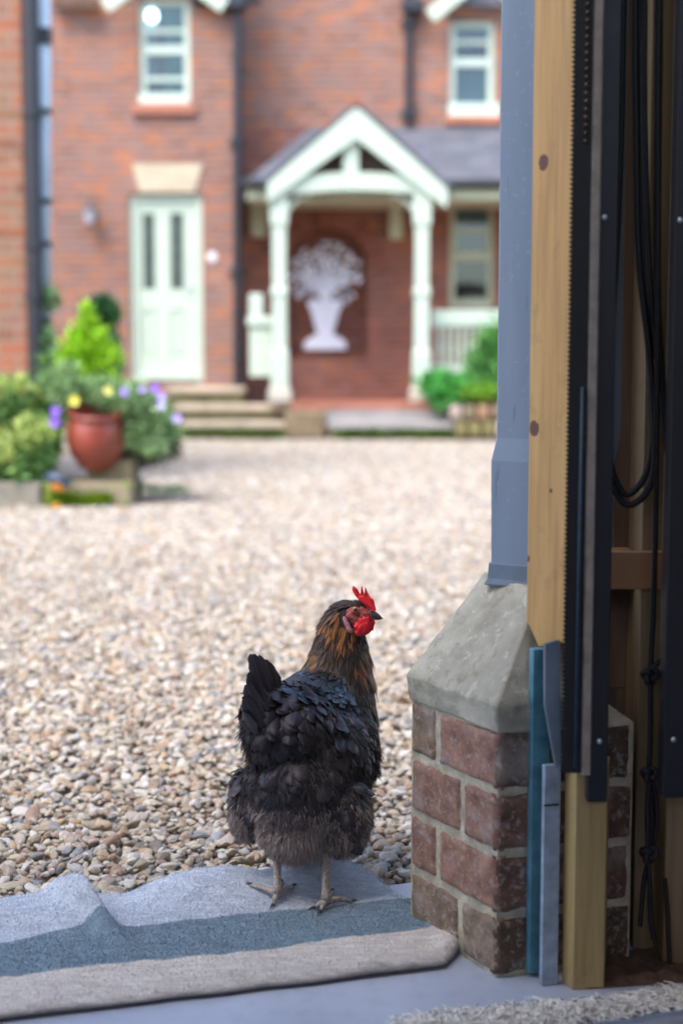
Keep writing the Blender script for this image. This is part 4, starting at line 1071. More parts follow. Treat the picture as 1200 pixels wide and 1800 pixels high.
def flower(parent, c, r, col, name='flower', seed=0):
    b = MB(); rr = random.Random(seed)
    for k in range(5):
        a = k*2*math.pi/5+.3; d = Vector((math.cos(a), -.25, math.sin(a))); n = Vector((-math.sin(a), 0, math.cos(a)))
        b.add([c, c+d*r*.5+n*r*.42, c+d*r, c+d*r*.5-n*r*.42], [(0, 1, 2, 3)], 0, col)
        b.add([c+Vector((0, .004, 0)), c+d*r*.8+n*r*.5, c+d*r*1.02, c+d*r*.8-n*r*.5], [(0, 1, 2, 3)], 0, col)
    b.lathe(c+Vector((0, -.003, 0)), [(r*.16, 0), (r*.12, r*.1), (.001, r*.13)], 8, axis=(0, -1, 0), col=(.7,.55,.08)); return b.build(name, M['petal'], parent)

# yellow-green shrub in the stone trough
YP = 7.45
tr = empty('stone_trough', 'low grey stone trough edge under the leafy shrub', 'trough')
b = MB(); pbox(b, -60, 848, 72, 893, YP, .12); b.build('front_slab', M['trough'], tr, bevel=.012)
b = MB(); a = P(-60, 848, YP); b.box((a.x-.3, YP+.122, -.02), (P(70, 848, YP).x, YP+.9, Z(858, YP))); b.build('soil', simple('soil', (.06,.045,.03), .95, .3, 30, .5), tr)
sh = empty('leafy_shrub', 'bushy yellow-green shrub filling the stone trough', 'shrub')
cs, rs = [], []
for k in range(46):
    px = random.uniform(-70, 88); py = random.uniform(690, 835)+max(0, px-40)*.5; Y = YP+random.uniform(.05, .55)
    c = P(px, py, Y); cs.append(c); rs.append((.07, .07, .085))
leaves('foliage', M['leaf'], sh, cs, rs, 15000, .045, [(.17,.36,.10),(.14,.30,.09),(.26,.44,.12),(.12,.26,.09)], .6, 2)
cs2 = [c+Vector((random.gauss(0, .03), -.06, .07)) for c in cs]
leaves('young_tips', M['leaf'], sh, cs2, [(.045, .045, .05)]*len(cs2), 8000, .035, [(.48,.60,.16),(.40,.55,.14),(.56,.62,.22)], .8, 3)
stems('stems', [P(random.uniform(-50, 70), 850, YP+.3) for _ in range(16)], [P(random.uniform(-60, 80), 740, YP+.3) for _ in range(16)], .008, M['bark'], sh)
# mossy step block
mb = empty('mossy_block', 'square stone planter block with bright green moss along its foot', 'planter')
YM = 7.45
b = MB(); pbox(b, 76, 848, 232, 892, YM, .45); b.build('base_block', M['mossy'], mb, bevel=.02)
b = MB(); pbox(b, 150, 808, 232, 847, YM+.12, .32); b.build('upper_block', simple('brown_stone', (.17,.14,.08), .95, .3, 12, .4), mb, bevel=.015)
b = MB(); vs_ = []
leaves('moss', M['leaf'], mb, [P(px, 880+random.uniform(-8, 8), YM-.01) for px in range(95, 190, 6)], [(.04, .014, .022)]*16, 7000, .012, [(.17,.30,.01),(.24,.36,.015),(.13,.24,.01)], .3, 8)
# red glazed pot, leaning
pot = empty('glazed_pot', 'dark red glazed pot tilted on the mossy stone planter', 'plant pot')
b = MB(); ct = P(170, 822, YM+.16); axp = Vector((.05, -.24, 1)).normalized()
b.lathe(ct, [(.075, 0), (.095, .015), (.14, .09), (.158, .16), (.155, .21), (.135, .27), (.128, .285), (.142, .295), (.142, .315), (.122, .315), (.115, .27), (.02, .262)], 40, axis=axp)
b.build('vessel', M['pot'], pot, smooth=True)
# trailing pansies and silver foliage
pn = empty('trailing_pansies', 'silvery green trailing plant with violet and yellow flowers in the red pot', 'plant')
cs = []; rs = []
for (px, py, s) in [(110,690,.06),(95,670,.06),(130,700,.06),(150,690,.07),(180,690,.07),(205,700,.07),(235,700,.08),(255,715,.08),(235,735,.09),(265,740,.09),(285,760,.07),(250,770,.08),(280,720,.06),(300,750,.05),(215,690,.06),(90,700,.05),(120,655,.05),(105,730,.04),(130,735,.03),(230,765,.06),(270,785,.05)]:
    cs.append(P(px, py, YM+.15+random.uniform(-.06, .12))); rs.append((s, s, s*.9))
leaves('foliage', M['leaf'], pn, cs, rs, 15000, .03, [(.22,.38,.14),(.28,.45,.19),(.16,.30,.10),(.38,.52,.27)], .3, 5, aspect=3.2)
for i, (px, py, r, col) in enumerate([(98,722,.038,(.28,.13,.75)),(96,742,.042,(.26,.10,.72)),(131,704,.040,(.80,.72,.12)),(190,686,.034,(.75,.72,.20)),(219,688,.034,(.38,.28,.80)),(250,684,.028,(.45,.34,.82)),(272,682,.036,(.32,.15,.78)),(284,697,.034,(.48,.38,.88)),(283,713,.030,(.60,.56,.92)),(311,735,.036,(.50,.40,.85))]):
    flower(pn, P(px, py, YM+.02-.02*(i % 3)), r*.72, col, seed=i)
stems('stems', [P(170, 722, YM+.16)]*12, [c for c in cs[:12]], .004, M['bark'], pn)
# weeds trailing behind the block (shadowed corner)
# slate-blue bird ornament and dead leaves
b = MB(); q0, q1 = P(78, 838, YM-.06), P(127, 853, YM-.10)
b.tube([q0, q0.lerp(q1, .3)+Vector((0, 0, .012)), q0.lerp(q1, .7)+Vector((0, 0, .008)), q1], [.012, .034, .026, .006], 10)
o = b.build('dark_ornament', simple('dark_blue_glaze', (.03,.055,.10), .35, .2, 9, 0), smooth=True); tag(o, 'small dark blue rounded ornament lying at the planter edge', 'ornament')
def drop_leaf(px, py, Y, s, col, label):
    b = MB(); c = P(px, py, Y); L_ = s
    b.prism([c+Vector((-L_, 0, 0)), c+Vector((-L_*.3, -.01, L_*.55)), c+Vector((L_*.5, -.02, L_*.5)), c+Vector((L_, -.01, -.01)), c+Vector((L_*.3, 0, -L_*.5)), c+Vector((-L_*.5, .01, -L_*.4))], (0, .003, 0), 0, col)
    o = b.build('fallen_leaf', M['petal']); tag(o, label, 'leaf', 'fallen orange leaves')
drop_leaf(101, 857, YM-.09, .040, (.70,.26,.05), 'orange leaf lying on top of the mossy block')
drop_leaf(100, 890, YM-.12, .035, (.72,.38,.06), 'yellow-orange leaf on the gravel before the mossy block')
# golden conifer and clipped dark ball behind
cf = empty('golden_conifer', 'small bright lime green conifer with a pointed top behind the pot', 'conifer')
cs = []; rs = []; YC = 8.3
for (px, py, rx, rz) in [(153,548,.030,.05),(155,572,.05,.05),(150,595,.08,.05),(140,610,.06,.05),(168,605,.07,.06),(150,625,.12,.06),(125,630,.06,.04),(182,628,.07,.05),(152,650,.13,.06),(160,672,.10,.05),(197,672,.03,.03),(160,700,.06,.06)]:
    cs.append(P(px, py, YC)); rs.append((rx, rx*.8, rz))
leaves('foliage', M['leaf'], cf, cs, rs, 14000, .035, [(.30,.60,.015),(.40,.68,.03),(.22,.48,.01),(.46,.72,.06)], .9, 6, aspect=2.6)
b = MB(); q = P(160, 700, YC); b.tube([Vector((q.x, YC, 0)), Vector((q.x, YC, q.z+.2))], .012, 8); b.build('stem', M['bark'], cf)
tb = empty('clipped_ball_shrub', 'small dark green clipped shrub behind the lime conifer', 'shrub'); YK = 9.2
leaves('foliage', M['leaf'], tb, [P(180, 548, YK), P(165, 556, YK), P(192, 552, YK)], [(.09,.09,.09), (.07,.07,.07), (.06,.07,.07)], 6000, .025, [(.04,.13,.04),(.06,.18,.05),(.03,.10,.035)], .2, 9)
leaves('lower_foliage', M['leaf'], tb, [P(195, 605, YK), P(200, 640, YK)], [(.05,.06,.09), (.05,.06,.09)], 2500, .03, [(.08,.20,.10),(.12,.26,.14)], .2, 19)
b = MB(); q = P(182, 560, YK); b.tube([Vector((q.x, YK, 0)), Vector((q.x, YK, q.z))], .014, 8); b.build('stem', M['bark'], tb)
# low weeds on the gravel right of the block
ws = []
leaves_o = leaves('creeping_weeds', M['leaf'], None, [P(px, 862+random.uniform(-6, 6), YM+.3) for px in range(240, 325, 8)], [(.06, .12, .012)]*11, 500, .02, [(.14,.24,.10),(.20,.28,.14)], .5, 12)
tag(leaves_o, 'thin creeping weeds on the gravel right of the planter', None, kind='stuff')
# dark shaded undergrowth behind pot
uo = leaves('trailing_undergrowth', M['leaf'], None, [P(px, 775+random.uniform(-12, 22), YM+.5) for px in range(215, 300, 8)], [(.07, .12, .07)]*11, 5000, .03, [(.10,.14,.06),(.07,.10,.045),(.16,.15,.09)], .2, 13)
tag(uo, 'dull green undergrowth under the trailing pansies', None, kind='stuff')
# climber stem on the pale pipe
lo_ = leaves('climbing_vine', M['leaf'], None, [P(88, 525, YS-.05), P(82, 600, YS-.08), P(90, 650, YS-.1), P(85, 680, YS-.1), P(100,660,YS-.1)], [(.05,.05,.05),(.04,.04,.09),(.08,.05,.1),(.08,.05,.1),(.07,.05,.08)], 2600, .04, [(.20,.36,.16),(.14,.28,.10)], .2, 14)
tag(lo_, 'light green climber at the foot of the pale pipe', 'climber')

# bed at the right of the steps
bd = empty('raised_bed', 'brown stone edged flower bed right of the porch steps', 'flower bed')
YQ = 14.5
b = MB(); n = 7
for i in range(n):
    for j in range(2):
        px = 792+i*24+(j*9); w2 = 22; a = P(px, 712+j*28-(4 if i > 3 else 0), YQ+j*-.05); c = P(px+w2, 738+j*30, YQ); b.box((a.x, YQ-.05*j+random.uniform(-.02,.02), c.z), (c.x-.012, YQ+.3, a.z-.004), 0, random.choice([(.34,.20,.12),(.26,.20,.13),(.40,.32,.28),(.22,.19,.08)]))
b.build('edging_stones', vcol_mat('edging', .95, .25, 8, bump=.5), bd, bevel=.035, segs=3)
b = MB(); b.box((P(800, 720, YQ).x, YQ+.1, 0), (P(1000, 720, YQ).x, YE-.05, Z(716, YQ+.1))); b.build('soil', M['dark'], bd)
bp = empty('broad_leaf_plant', 'low bright green broad leaved plant beside the porch post foot', 'plant')
leaves('foliage', M['leaf'], bp, [P(773, 678, 14.9), P(795, 688, 14.8), P(760, 676, 14.95), P(815, 684, 14.9), P(778, 696, 14.8)], [(.11,.1,.09), (.12,.1,.08), (.07,.1,.06), (.12,.12,.08), (.08,.1,.06)], 2600, .10, [(.10,.42,.08),(.16,.52,.12),(.08,.34,.08)], .3, 21, aspect=1.5)
bp2 = empty('green_bush', 'rounded green bush growing in front of the balustrade', 'shrub')
leaves('foliage', M['leaf'], bp2, [P(860, 610, 14.95), P(880, 620, 14.9), P(842, 642, 14.9), P(865, 655, 14.85), P(900, 620, 14.9), P(850, 680, 14.8), P(890,680,14.8)], [(.12,.12,.17), (.2,.14,.25), (.12,.12,.14), (.2,.13,.2), (.3,.15,.3), (.2,.13,.1), (.3,.15,.12)], 8000, .06, [(.12,.34,.08),(.18,.44,.11),(.08,.26,.07)], .3, 22)
leaves('front_leaves', M['leaf'], bp2, [P(845, 690, 14.7), P(880, 690, 14.7)], [(.25,.1,.06), (.25,.1,.06)], 2500, .05, [(.28,.52,.05),(.22,.46,.05)], .4, 23)
# moss along the step foot
mo = leaves('step_moss', M['leaf'], None, [P(px, 764+random.uniform(-4, 4), 14.62) for px in list(range(320, 490, 12))+list(range(600, 800, 14))], [(.08, .03, .03)]*(15+15), 4000, .04, [(.12,.20,.03),(.09,.15,.03)], .4, 25)
tag(mo, 'patchy moss along the foot of the stone steps', None, kind='stuff')

# ---------------------------------------------------------------- the hen
def feather_mat(name, rough, gloss_tint, coat=0, sheen=.06):
    t = NT(name); a = t.attr(); f = t.attr('fuv'); sp = t.n('ShaderNodeSeparateXYZ'); t.l(f.outputs['Vector'], sp.inputs[0])
    # barbs: fine stripes that leave the shaft at an angle
    ab = t.math('ABSOLUTE', t.math('SUBTRACT', sp.outputs[0], .5))
    ph = t.math('ADD', t.math('MULTIPLY', sp.outputs[1], 26), t.math('MULTIPLY', ab, -22))
    w_ = t.math('MULTIPLY_ADD', t.math('SINE', t.math('MULTIPLY', t.math('ADD', ph, t.math('MULTIPLY', sp.outputs[2], 30)), 3.1)), .5, .5)
    shaft = t.math('LESS_THAN', ab, .035)
    edge = t.math('SMOOTH_MIN', 1, t.math('MULTIPLY', ab, 2.2), .1)
    c = t.mix(t.math('MULTIPLY', w_, .55), a.outputs['Color'], (.004, .004, .005))
    c = t.mix(t.math('MULTIPLY', t.math('POWER', edge, 3), .35), c, t.mix(1.0, a.outputs['Color'], (1.9, 1.7, 1.6), 'MULTIPLY'))
    c = t.mix(t.math('MULTIPLY', shaft, .4), c, t.mix(1.0, a.outputs['Color'], (2.4, 2.2, 2.1), 'MULTIPLY'))
    t.set(Base_Color=c, Roughness=rough); t.b.inputs['Specular Tint'].default_value = (*gloss_tint, 1)
    t.b.inputs['Specular IOR Level'].default_value = .6
    t.b.inputs['Sheen Weight'].default_value = sheen; t.b.inputs['Sheen Roughness'].default_value = .4; t.b.inputs['Sheen Tint'].default_value = (.75,.72,.85,1)
    t.bump(w_, .35, .0006); return t.m
M['f_dark'] = feather_mat('dark_feather', .42, (.85, .8, .95), sheen=.05)
M['f_blue'] = feather_mat('blue_black_feather', .33, (.5, .75, 1), sheen=.04)
M['f_hackle'] = feather_mat('hackle_feather', .42, (1, .8, .65), sheen=.03)
M['fluff'] = vcol_mat('down_fluff', .95, .15, 300, .4, .1)
M['skin_body'] = simple('down_skin', (.022,.018,.018), .9, .4, 120, .4, 400, bdist=.003)
def skinmat(name, c, rough=.5, sss=.1, scale=250, var=.25):
    m = simple(name, c, rough, var, scale, .5, 900, bdist=.001); b = m.node_tree.nodes['Principled BSDF']
    b.inputs['Subsurface Weight'].default_value = sss; b.inputs['Subsurface Radius'].default_value = (.004, .0015, .001); b.inputs['Subsurface Scale'].default_value = 1; return m
M['comb'] = skinmat('comb_red', (.80,.018,.028), .5, .35, 500, .12)
M['face'] = skinmat('face_skin', (.34,.065,.06), .6, .1, 180, .6)
M['lobe'] = skinmat('ear_lobe', (.50,.22,.24), .6, .2)
M['beak'] = simple('horn_beak', (.07,.06,.06), .35, .3, 200, .1)
M['eye'] = simple('eye_amber', (.42,.15,.03), .08, .1, 100, 0, spec=.9)
M['pupil'] = simple('eye_black', (.005,.005,.005), .05, .1, 100, 0, spec=1)
def legmat():
    t = NT('leg_scales'); v = t.coord((1, 1, 1)); vo = t.n('ShaderNodeTexVoronoi'); vo.inputs['Scale'].default_value = 420; t.l(t.coord((1, 1, .8)), vo.inputs['Vector'])
    c = t.ramp(t.noise(v, 70, 4), [(.3, (.36,.31,.27)), (.7, (.60,.55,.49))]); c = t.mix(t.ramp(vo.outputs['Distance'], [(.3, (0,0,0)), (.75, (1,1,1))]), c, (.24,.18,.15))
    t.set(Base_Color=c, Roughness=.55); t.bump(vo.outputs['Distance'], -.6, .001); return t.m
M['leg'] = legmat()

hen = empty('hen', 'black hen with copper neck and red comb standing on the rug, head turned right', 'hen')
def ell(px, py, Y, rx, ry, rz, rot=0): return (P(px, py, Y), (rx, ry, rz), rot)
BODY = [ell(523,1372,1.875,.066,.072,.070), ell(548,1310,1.935,.080,.105,.072), ell(588,1300,2.00,.055,.070,.084), ell(512,1272,1.885,.056,.070,.052),
        ell(592,1238,1.985,.052,.055,.058), ell(556,1232,1.955,.055,.06,.040), ell(545,1215,1.955,.028,.04,.022), ell(602,1190,1.99,.040,.045,.055), ell(575,1180,1.985,.028,.036,.04), ell(598,1150,1.99,.038,.038,.045), ell(600,1112,1.985,.030,.030,.036), ell(606,1090,1.98,.026,.024,.026),
        ell(627,1082,1.976,.021,.016,.019), ell(604,1428,1.868,.034,.050,.050), ell(436,1410,1.905,.022,.042,.046), ell(518,1452,1.858,.046,.050,.038), ell(470,1275,1.85,.030,.032,.050), ell(630,1310,1.975,.026,.06,.058)]
import bmesh
bm = bmesh.new()
for c, r, _ in BODY:
    bmesh.ops.create_uvsphere(bm, u_segments=28, v_segments=18, radius=1, matrix=Matrix.Translation(c) @ Matrix.Diagonal((*r, 1)))
me = bpy.data.meshes.new('tmp'); bm.to_mesh(me); bm.free()
tmp = bpy.data.objects.new('tmp', me); C.objects.link(tmp)
md = tmp.modifiers.new('r', 'REMESH'); md.mode = 'VOXEL'; md.voxel_size = .005
md = tmp.modifiers.new('s', 'SMOOTH'); md.iterations = 10; md.factor = .6
dg = bpy.context.evaluated_depsgraph_get(); bme = bpy.data.meshes.new_from_object(tmp.evaluated_get(dg)); bme.name = 'body'
bpy.data.objects.remove(tmp)
bme.materials.clear(); bme.materials.append(M['skin_body']); bme.polygons.foreach_set('use_smooth', [True]*len(bme.polygons))
body = bpy.data.objects.new('body', bme); C.objects.link(body); body.parent = hen

HY = Vector((0, 1, 0))
def D(dx, dy, dY=0): v = Vector((dx, dY, -dy)); return v.normalized()
# anchors: pixel, depth, feather direction (image dx, dy down, depth), length, width, lift, kind, colour
bl, br_, cu, tq, ru = (.012,.011,.013), (.040,.030,.030), (.10,.036,.012), (.022,.034,.055), (.026,.021,.022)
A = []
def anc(px, py, Y, d, L, W, lift, kind, col, spread=1.0): A.append((P(px, py, Y), D(*d), L, W, lift, kind, col))
# head and neck hackle
anc(625,1055,1.975,(-1,.15,.2),.010,.004,.05,'h',(.05,.03,.025)); anc(600,1062,1.975,(-1,.8,.1),.013,.005,.06,'h',(.045,.03,.03))
anc(585,1090,1.955,(-.35,1,0),.026,.007,.08,'h',(.17,.065,.015)); anc(575,1110,1.965,(-.4,1,0),.028,.007,.08,'h',(.05,.028,.016))
anc(600,1105,1.955,(-.15,1,0),.026,.006,.08,'h',(.17,.065,.015)); anc(565,1140,1.965,(-.35,1,0),.036,.009,.08,'h',(.10,.045,.015))
anc(580,1155,1.95,(-.25,1,-.1),.036,.009,.08,'h',(.040,.026,.016)); anc(600,1135,1.95,(0,1,0),.032,.008,.07,'h',(.016,.014,.014))
anc(620,1130,1.955,(.1,1,0),.032,.008,.07,'h',(.018,.014,.014)); anc(638,1150,1.965,(.2,1,0),.036,.009,.08,'h',(.14,.048,.013))
anc(645,1180,1.975,(.15,1,0),.040,.010,.08,'h',(.10,.040,.016)); anc(620,1180,1.95,(.05,1,0),.042,.010,.07,'h',(.022,.02,.022))
anc(590,1180,1.94,(-.15,1,-.1),.042,.011,.07,'b',(.028,.034,.045)); anc(560,1180,1.95,(-.35,1,-.15),.042,.012,.07,'b',(.035,.045,.060))
anc(650,1215,1.98,(.1,1,0),.044,.012,.08,'h',(.050,.026,.018)); anc(625,1215,1.945,(0,1,-.1),.042,.013,.07,'b',(.02,.024,.03))
anc(590,1215,1.93,(-.2,1,-.2),.040,.014,.07,'b',(.03,.045,.06)); anc(545,1210,1.94,(-.6,.9,-.3),.040,.015,.07,'b',(.035,.042,.06))
anc(600,1120,2.03,(0,1,.1),.034,.009,.08,'h',(.06,.03,.015)); anc(600,1200,2.05,(0,1,.2),.04,.014,.08,'h',(.03,.018,.014))
# back and saddle
anc(520,1230,1.90,(-1,.45,-.6),.040,.016,.07,'b',(.022,.026,.036)); anc(560,1240,1.92,(-.7,.8,-.5),.040,.018,.08,'b',(.020,.025,.036))
anc(600,1250,1.94,(-.3,1,-.4),.042,.020,.09,'b',(.018,.022,.032)); anc(640,1260,1.96,(.0,1,-.3),.044,.020,.09,'b',(.022,.028,.040))
anc(490,1235,1.87,(-1,.5,-.4),.036,.018,.10,'d',(.020,.018,.022))
# wing right flank
anc(655,1300,1.97,(-.1,1,-.3),.050,.020,.08,'b',(.020,.026,.036)); anc(625,1300,1.92,(-.35,1,-.4),.050,.022,.10,'b',(.018,.024,.036))
anc(665,1340,1.99,(-.2,1,-.1),.050,.020,.08,'d',(.020,.017,.018)); anc(620,1345,1.92,(-.4,1,-.3),.050,.024,.10,'d',(.020,.018,.022)); anc(590,1290,1.90,(-.5,1,-.4),.045,.026,.13,'d',(.020,.020,.026))
# cushion, rump
anc(540,1275,1.87,(-.7,.9,-.4),.046,.030,.16,'d',(.020,.018,.021)); anc(500,1290,1.83,(-.4,1,-.5),.046,.032,.18,'d',(.024,.021,.024))
anc(470,1300,1.82,(-.1,1,-.4),.044,.030,.18,'d',(.018,.016,.018)); anc(435,1290,1.86,(.05,1,-.2),.036,.024,.08,'d',(.016,.013,.015))
anc(560,1330,1.86,(-.35,1,-.3),.044,.030,.20,'d',(.022,.019,.021)); anc(500,1350,1.81,(-.1,1,-.3),.044,.032,.20,'d',(.024,.020,.022))
anc(440,1350,1.87,(-.1,1,-.1),.042,.026,.16,'d',(.020,.016,.017)); anc(470,1380,1.82,(0,1,-.2),.038,.026,.18,'d',(.030,.024,.025))
anc(540,1400,1.81,(0,1,-.1),.040,.028,.18,'d',(.026,.021,.022)); 
# thighs
anc(610,1380,1.85,(.5,.7,-.2),.034,.024,.15,'d',(.034,.027,.027)); anc(640,1420,1.88,(.25,1,0),.034,.020,.14,'d',(.026,.021,.022)); anc(600,1430,1.84,(.0,1,-.1),.034,.022,.15,'d',(.018,.015,.017))
anc(420,1400,1.90,(.12,1,0),.028,.016,.03,'d',(.028,.022,.023)); anc(440,1430,1.88,(.1,1,0),.034,.018,.09,'d',(.028,.022,.022)); anc(600,1470,1.86,(0,1,0),.026,.018,.12,'d',(.045,.036,.034))
anc(500,1432,1.80,(0,1,0),.024,.013,.12,'f',(.06,.048,.044)); anc(560,1470,1.82,(0,1,0),.024,.014,.12,'f',(.06,.048,.044)); anc(470,1470,1.84,(0,1,0),.024,.014,.12,'f',(.055,.044,.040))
# far side
for (px, py) in ((590,1260),(540,1300),(560,1350),(600,1320)): anc(px, py, 2.08, (0,1,-.1), .044, .022, .10, 'd', (.018,.015,.017))
for (px, py) in ((450,1380),(540,1430),(600,1430)): anc(px, py, 1.98, (0,1,0), .034, .022, .14, 'd', (.030,.024,.024))
AP = np.array([a[0][:] for a in A]); AD = np.array([a[1][:] for a in A]); AS = np.array([[a[2], a[3], a[4]] for a in A]); AC = np.array([a[6] for a in A])
for k_, a_ in enumerate(A):
    AC[k_] = AC[k_]*(1.9 if a_[5] == 'h' and a_[6][0] > .08 else .62 if a_[5] in 'bd' else 1)
AKind = [a[5] for a in A]

bv = np.array([v.co[:] for v in bme.vertices]); tris = []
bme.calc_loop_triangles(); tris = np.array([t.vertices[:] for t in bme.loop_triangles])
bvh = BVHTree.FromPolygons([Vector(v) for v in bv], [tuple(t) for t in tris])
p0, p1, p2 = bv[tris[:, 0]], bv[tris[:, 1]], bv[tris[:, 2]]
fn = np.cross(p1-p0, p2-p0); ar_ = np.linalg.norm(fn, axis=1)/2; fn /= (2*ar_[:, None]+1e-12)
HR = np.random.default_rng(11)
def sample(n, dens=None):
    w_ = ar_*(dens if dens is not None else 1); k = HR.choice(len(tris), n, p=w_/w_.sum()); a, b_ = HR.random(n), HR.random(n)
    m = a+b_ > 1; a[m] = 1-a[m]; b_[m] = 1-b_[m]
    return p0[k]+(p1-p0)[k]*a[:, None]+(p2-p0)[k]*b_[:, None], fn[k]
class Feathers:
    NU, NV = 7, 11; snap = True
    def __init__(s): s.v = []; s.c = []; s.f = []; s.n = 0
    def add(s, base, d, nrm, L, W, lift, col, curl=.0, cup=.22, tipw=.55, pointed=0, sway=0):
        """one cupped feather from its root at base; it rises by lift and bends back towards the body by curl"""
        base = Vector(base); d = Vector(d).normalized(); nrm = Vector(nrm); nrm = (nrm-d*nrm.dot(d)).normalized(); side = d.cross(nrm)
        u_ = np.linspace(-1, 1, s.NU); rnd = HR.random()
        th = lift; p = base.copy(); out = 0.0; st = L/(s.NV-1); pts = []; dirs = []
        for j in range(s.NV):
            t = 1-(1-j/(s.NV-1))**1.6; dt = t-(1-(1-min(1, (j+1)/(s.NV-1)))**1.6)
            dd = (d*math.cos(th)+nrm*math.sin(th)+side*sway*t).normalized(); nn = (nrm*math.cos(th)-d*math.sin(th))
            if pointed: w_ = W*.5*(min(1, .35+t*1.6))*(1-t**2.6)**.8
            else: w_ = W*.5*(min(1, .3+.7*(t/tipw)) if t < tipw else math.sqrt(max(0, 1-((t-tipw)/(1-tipw))**2.2)))
            if s.snap:
                hit = bvh.find_nearest(p, .05)
                if hit[0] is not None:
                    sd_ = (p-hit[0]).dot(hit[1]); want = .0012+.0035*t
                    if sd_ < want: p = p+hit[1]*(want-sd_)
            for u in u_:
                jag = 1+(.06*HR.normal() if abs(u) > .9 and t > .35 else 0)
                q = p+side*(u*w_*jag)-nn*(cup*w_*u*u)+d*(L*.02*HR.normal() if j == s.NV-1 else 0)
                s.v.append(q[:]); s.c.append(col); s.f.append(((u+1)/2, t, rnd))
            p = p+dd*(-dt*L); th += curl*dt
        s.n += 1
    def build(s, name, mat, parent):
        if not s.n: return
        a = np.arange(s.NU*s.NV).reshape(s.NV, s.NU); q = np.stack([a[:-1, :-1], a[:-1, 1:], a[1:, 1:], a[1:, :-1]], -1).reshape(-1, 4)
        f = (q[None]+np.arange(s.n)[:, None, None]*s.NU*s.NV).reshape(-1, 4)
        return npmesh(name, np.array(s.v), f, mat, parent, np.array(s.c), np.array(s.f))
neckw = np.where((p0[:, 2] > P(600, 1235, 1.97).z), 4.0, 1.0)
pos, nor = sample(70000, neckw)
# keep the bare face clear
faceC = np.array(P(629, 1083, 1.955)[:])
zSkirt = P(520, 1432, 1.80).z; xSk = P(512, 1430, 1.82).x
kept = []; grid = {}
FH, FB, FD, FF = Feathers(), Feathers(), Feathers(), Feathers()
for i in range(len(pos)):
    p = pos[i]; d2 = ((AP-p)**2).sum(1); wt = 1/(d2+1e-5)**1.6; wt /= wt.sum()
    S = (AS*wt[:, None]).sum(0); k = int(np.argmax(wt*(.6+.8*HR.random(len(wt))))); kind = AKind[k]
    L, W, lift = S
    if p[2] < zSkirt+.006*HR.normal() and p[1] < 1.90 and abs(p[0]-xSk) < .048: continue
    if abs(p[0]-faceC[0]) < .026 and abs(p[2]-faceC[2]) < .0155 and p[1] < faceC[1]+.012 : continue
    r_ = W*(.34 if kind in 'hb' else .36); cell = tuple((p/.02).astype(int)); ok = True
    for dx in (-1, 0, 1):
        for dy in (-1, 0, 1):
            for dz in (-1, 0, 1):
                for q, qr in grid.get((cell[0]+dx, cell[1]+dy, cell[2]+dz), ()):
                    if ((q-p)**2).sum() < (min(r_, qr))**2: ok = False; break
                if not ok: break
            if not ok: break
        if not ok: break
    if not ok: continue
    grid.setdefault(cell, []).append((p, r_))
    d = (AD*wt[:, None]).sum(0); d += HR.normal(size=3)*(.10 if kind in 'hb' else .34); n = nor[i]; d = d-n*(d@n); nd = np.linalg.norm(d)
    if nd < 1e-3: continue
    d /= nd; cmean = (AC*wt[:, None]).sum(0); col = (AC[k]*.65+cmean*.35)*((.55+.9*HR.random()) if kind in 'hb' else (.72+.5*HR.random()))
    if kind == 'h' and HR.random() < .45: col = np.array((.016,.013,.013))
    if kind == 'b': col = col*np.array((1.05,.95,.80))
    if kind == 'b' and HR.random() < .16: col = np.array((.045,.065,.11))*(.6+.6*HR.random())  # blue tone paints the sky's sheen into some back feathers
    if kind == 'd' and HR.random() < .10: col = col*1.4+np.array((.016,.009,.006))
    sc = (.8+.4*HR.random()) if kind in 'hb' else (.6+.55*HR.random()); base = p-n*.002
    if kind == 'h': FH.add(base, d, n, L*sc*1.0, W*sc*.8, lift*.8, tuple(col), curl=lift*1.2, pointed=1, cup=.3)
    elif kind == 'b': FB.add(base, d, n, L*sc*.78, W*sc*.86, lift*1.1, tuple(col), curl=lift*2.2, cup=.25, tipw=.6)
    elif kind == 'd': FD.add(base, d, n, L*sc*.74, W*sc*.92, lift*1.7+.35*HR.random()**2, tuple(col), curl=.45+.5*HR.random(), cup=.34, tipw=.55, sway=HR.normal()*.12)
    else: FD.add(base, d, n, L*sc, W*sc, .2, tuple(col), curl=.1)
FH.build('hackle', M['f_hackle'], hen); FB.build('back_feathers', M['f_blue'], hen); FD.build('plumage', M['f_dark'], hen)

# tail: a bunch of upright feathers seen from behind
TF = Feathers(); TF.NU, TF.NV = 5, 14; TF.snap = False
def tfe(px0, py0, px1, py1, Y0, Y1, W, col, nrm=(-.3, -1, .1), curl=.15, cup=.25):
    a, c = P(px0, py0, Y0), P(px1, py1, Y1); TF.add(a, c-a, nrm, (c-a).length, W, curl*.5, col, curl=curl, cup=cup, tipw=.75)
tail = [(500,1300,441,1147,1.855,1.83,.022),(504,1300,456,1150,1.865,1.845,.022),(506,1298,468,1160,1.875,1.86,.020),(508,1296,478,1172,1.88,1.87,.018),(510,1290,486,1195,1.885,1.88,.018),(510,1290,492,1215,1.89,1.885,.018),
        (490,1305,438,1180,1.84,1.81,.020),(482,1310,433,1200,1.835,1.80,.020),(475,1312,430,1225,1.83,1.80,.020),(468,1318,430,1250,1.83,1.805,.022),(462,1320,432,1262,1.835,1.815,.022),(490,1300,455,1200,1.84,1.825,.016),(495,1300,466,1215,1.845,1.835,.016),(480,1305,446,1225,1.835,1.815,.018),
        (470,1300,441,1210,1.86,1.85,.024),(485,1295,452,1185,1.87,1.865,.024),(450,1330,427,1240,1.86,1.86,.020)]
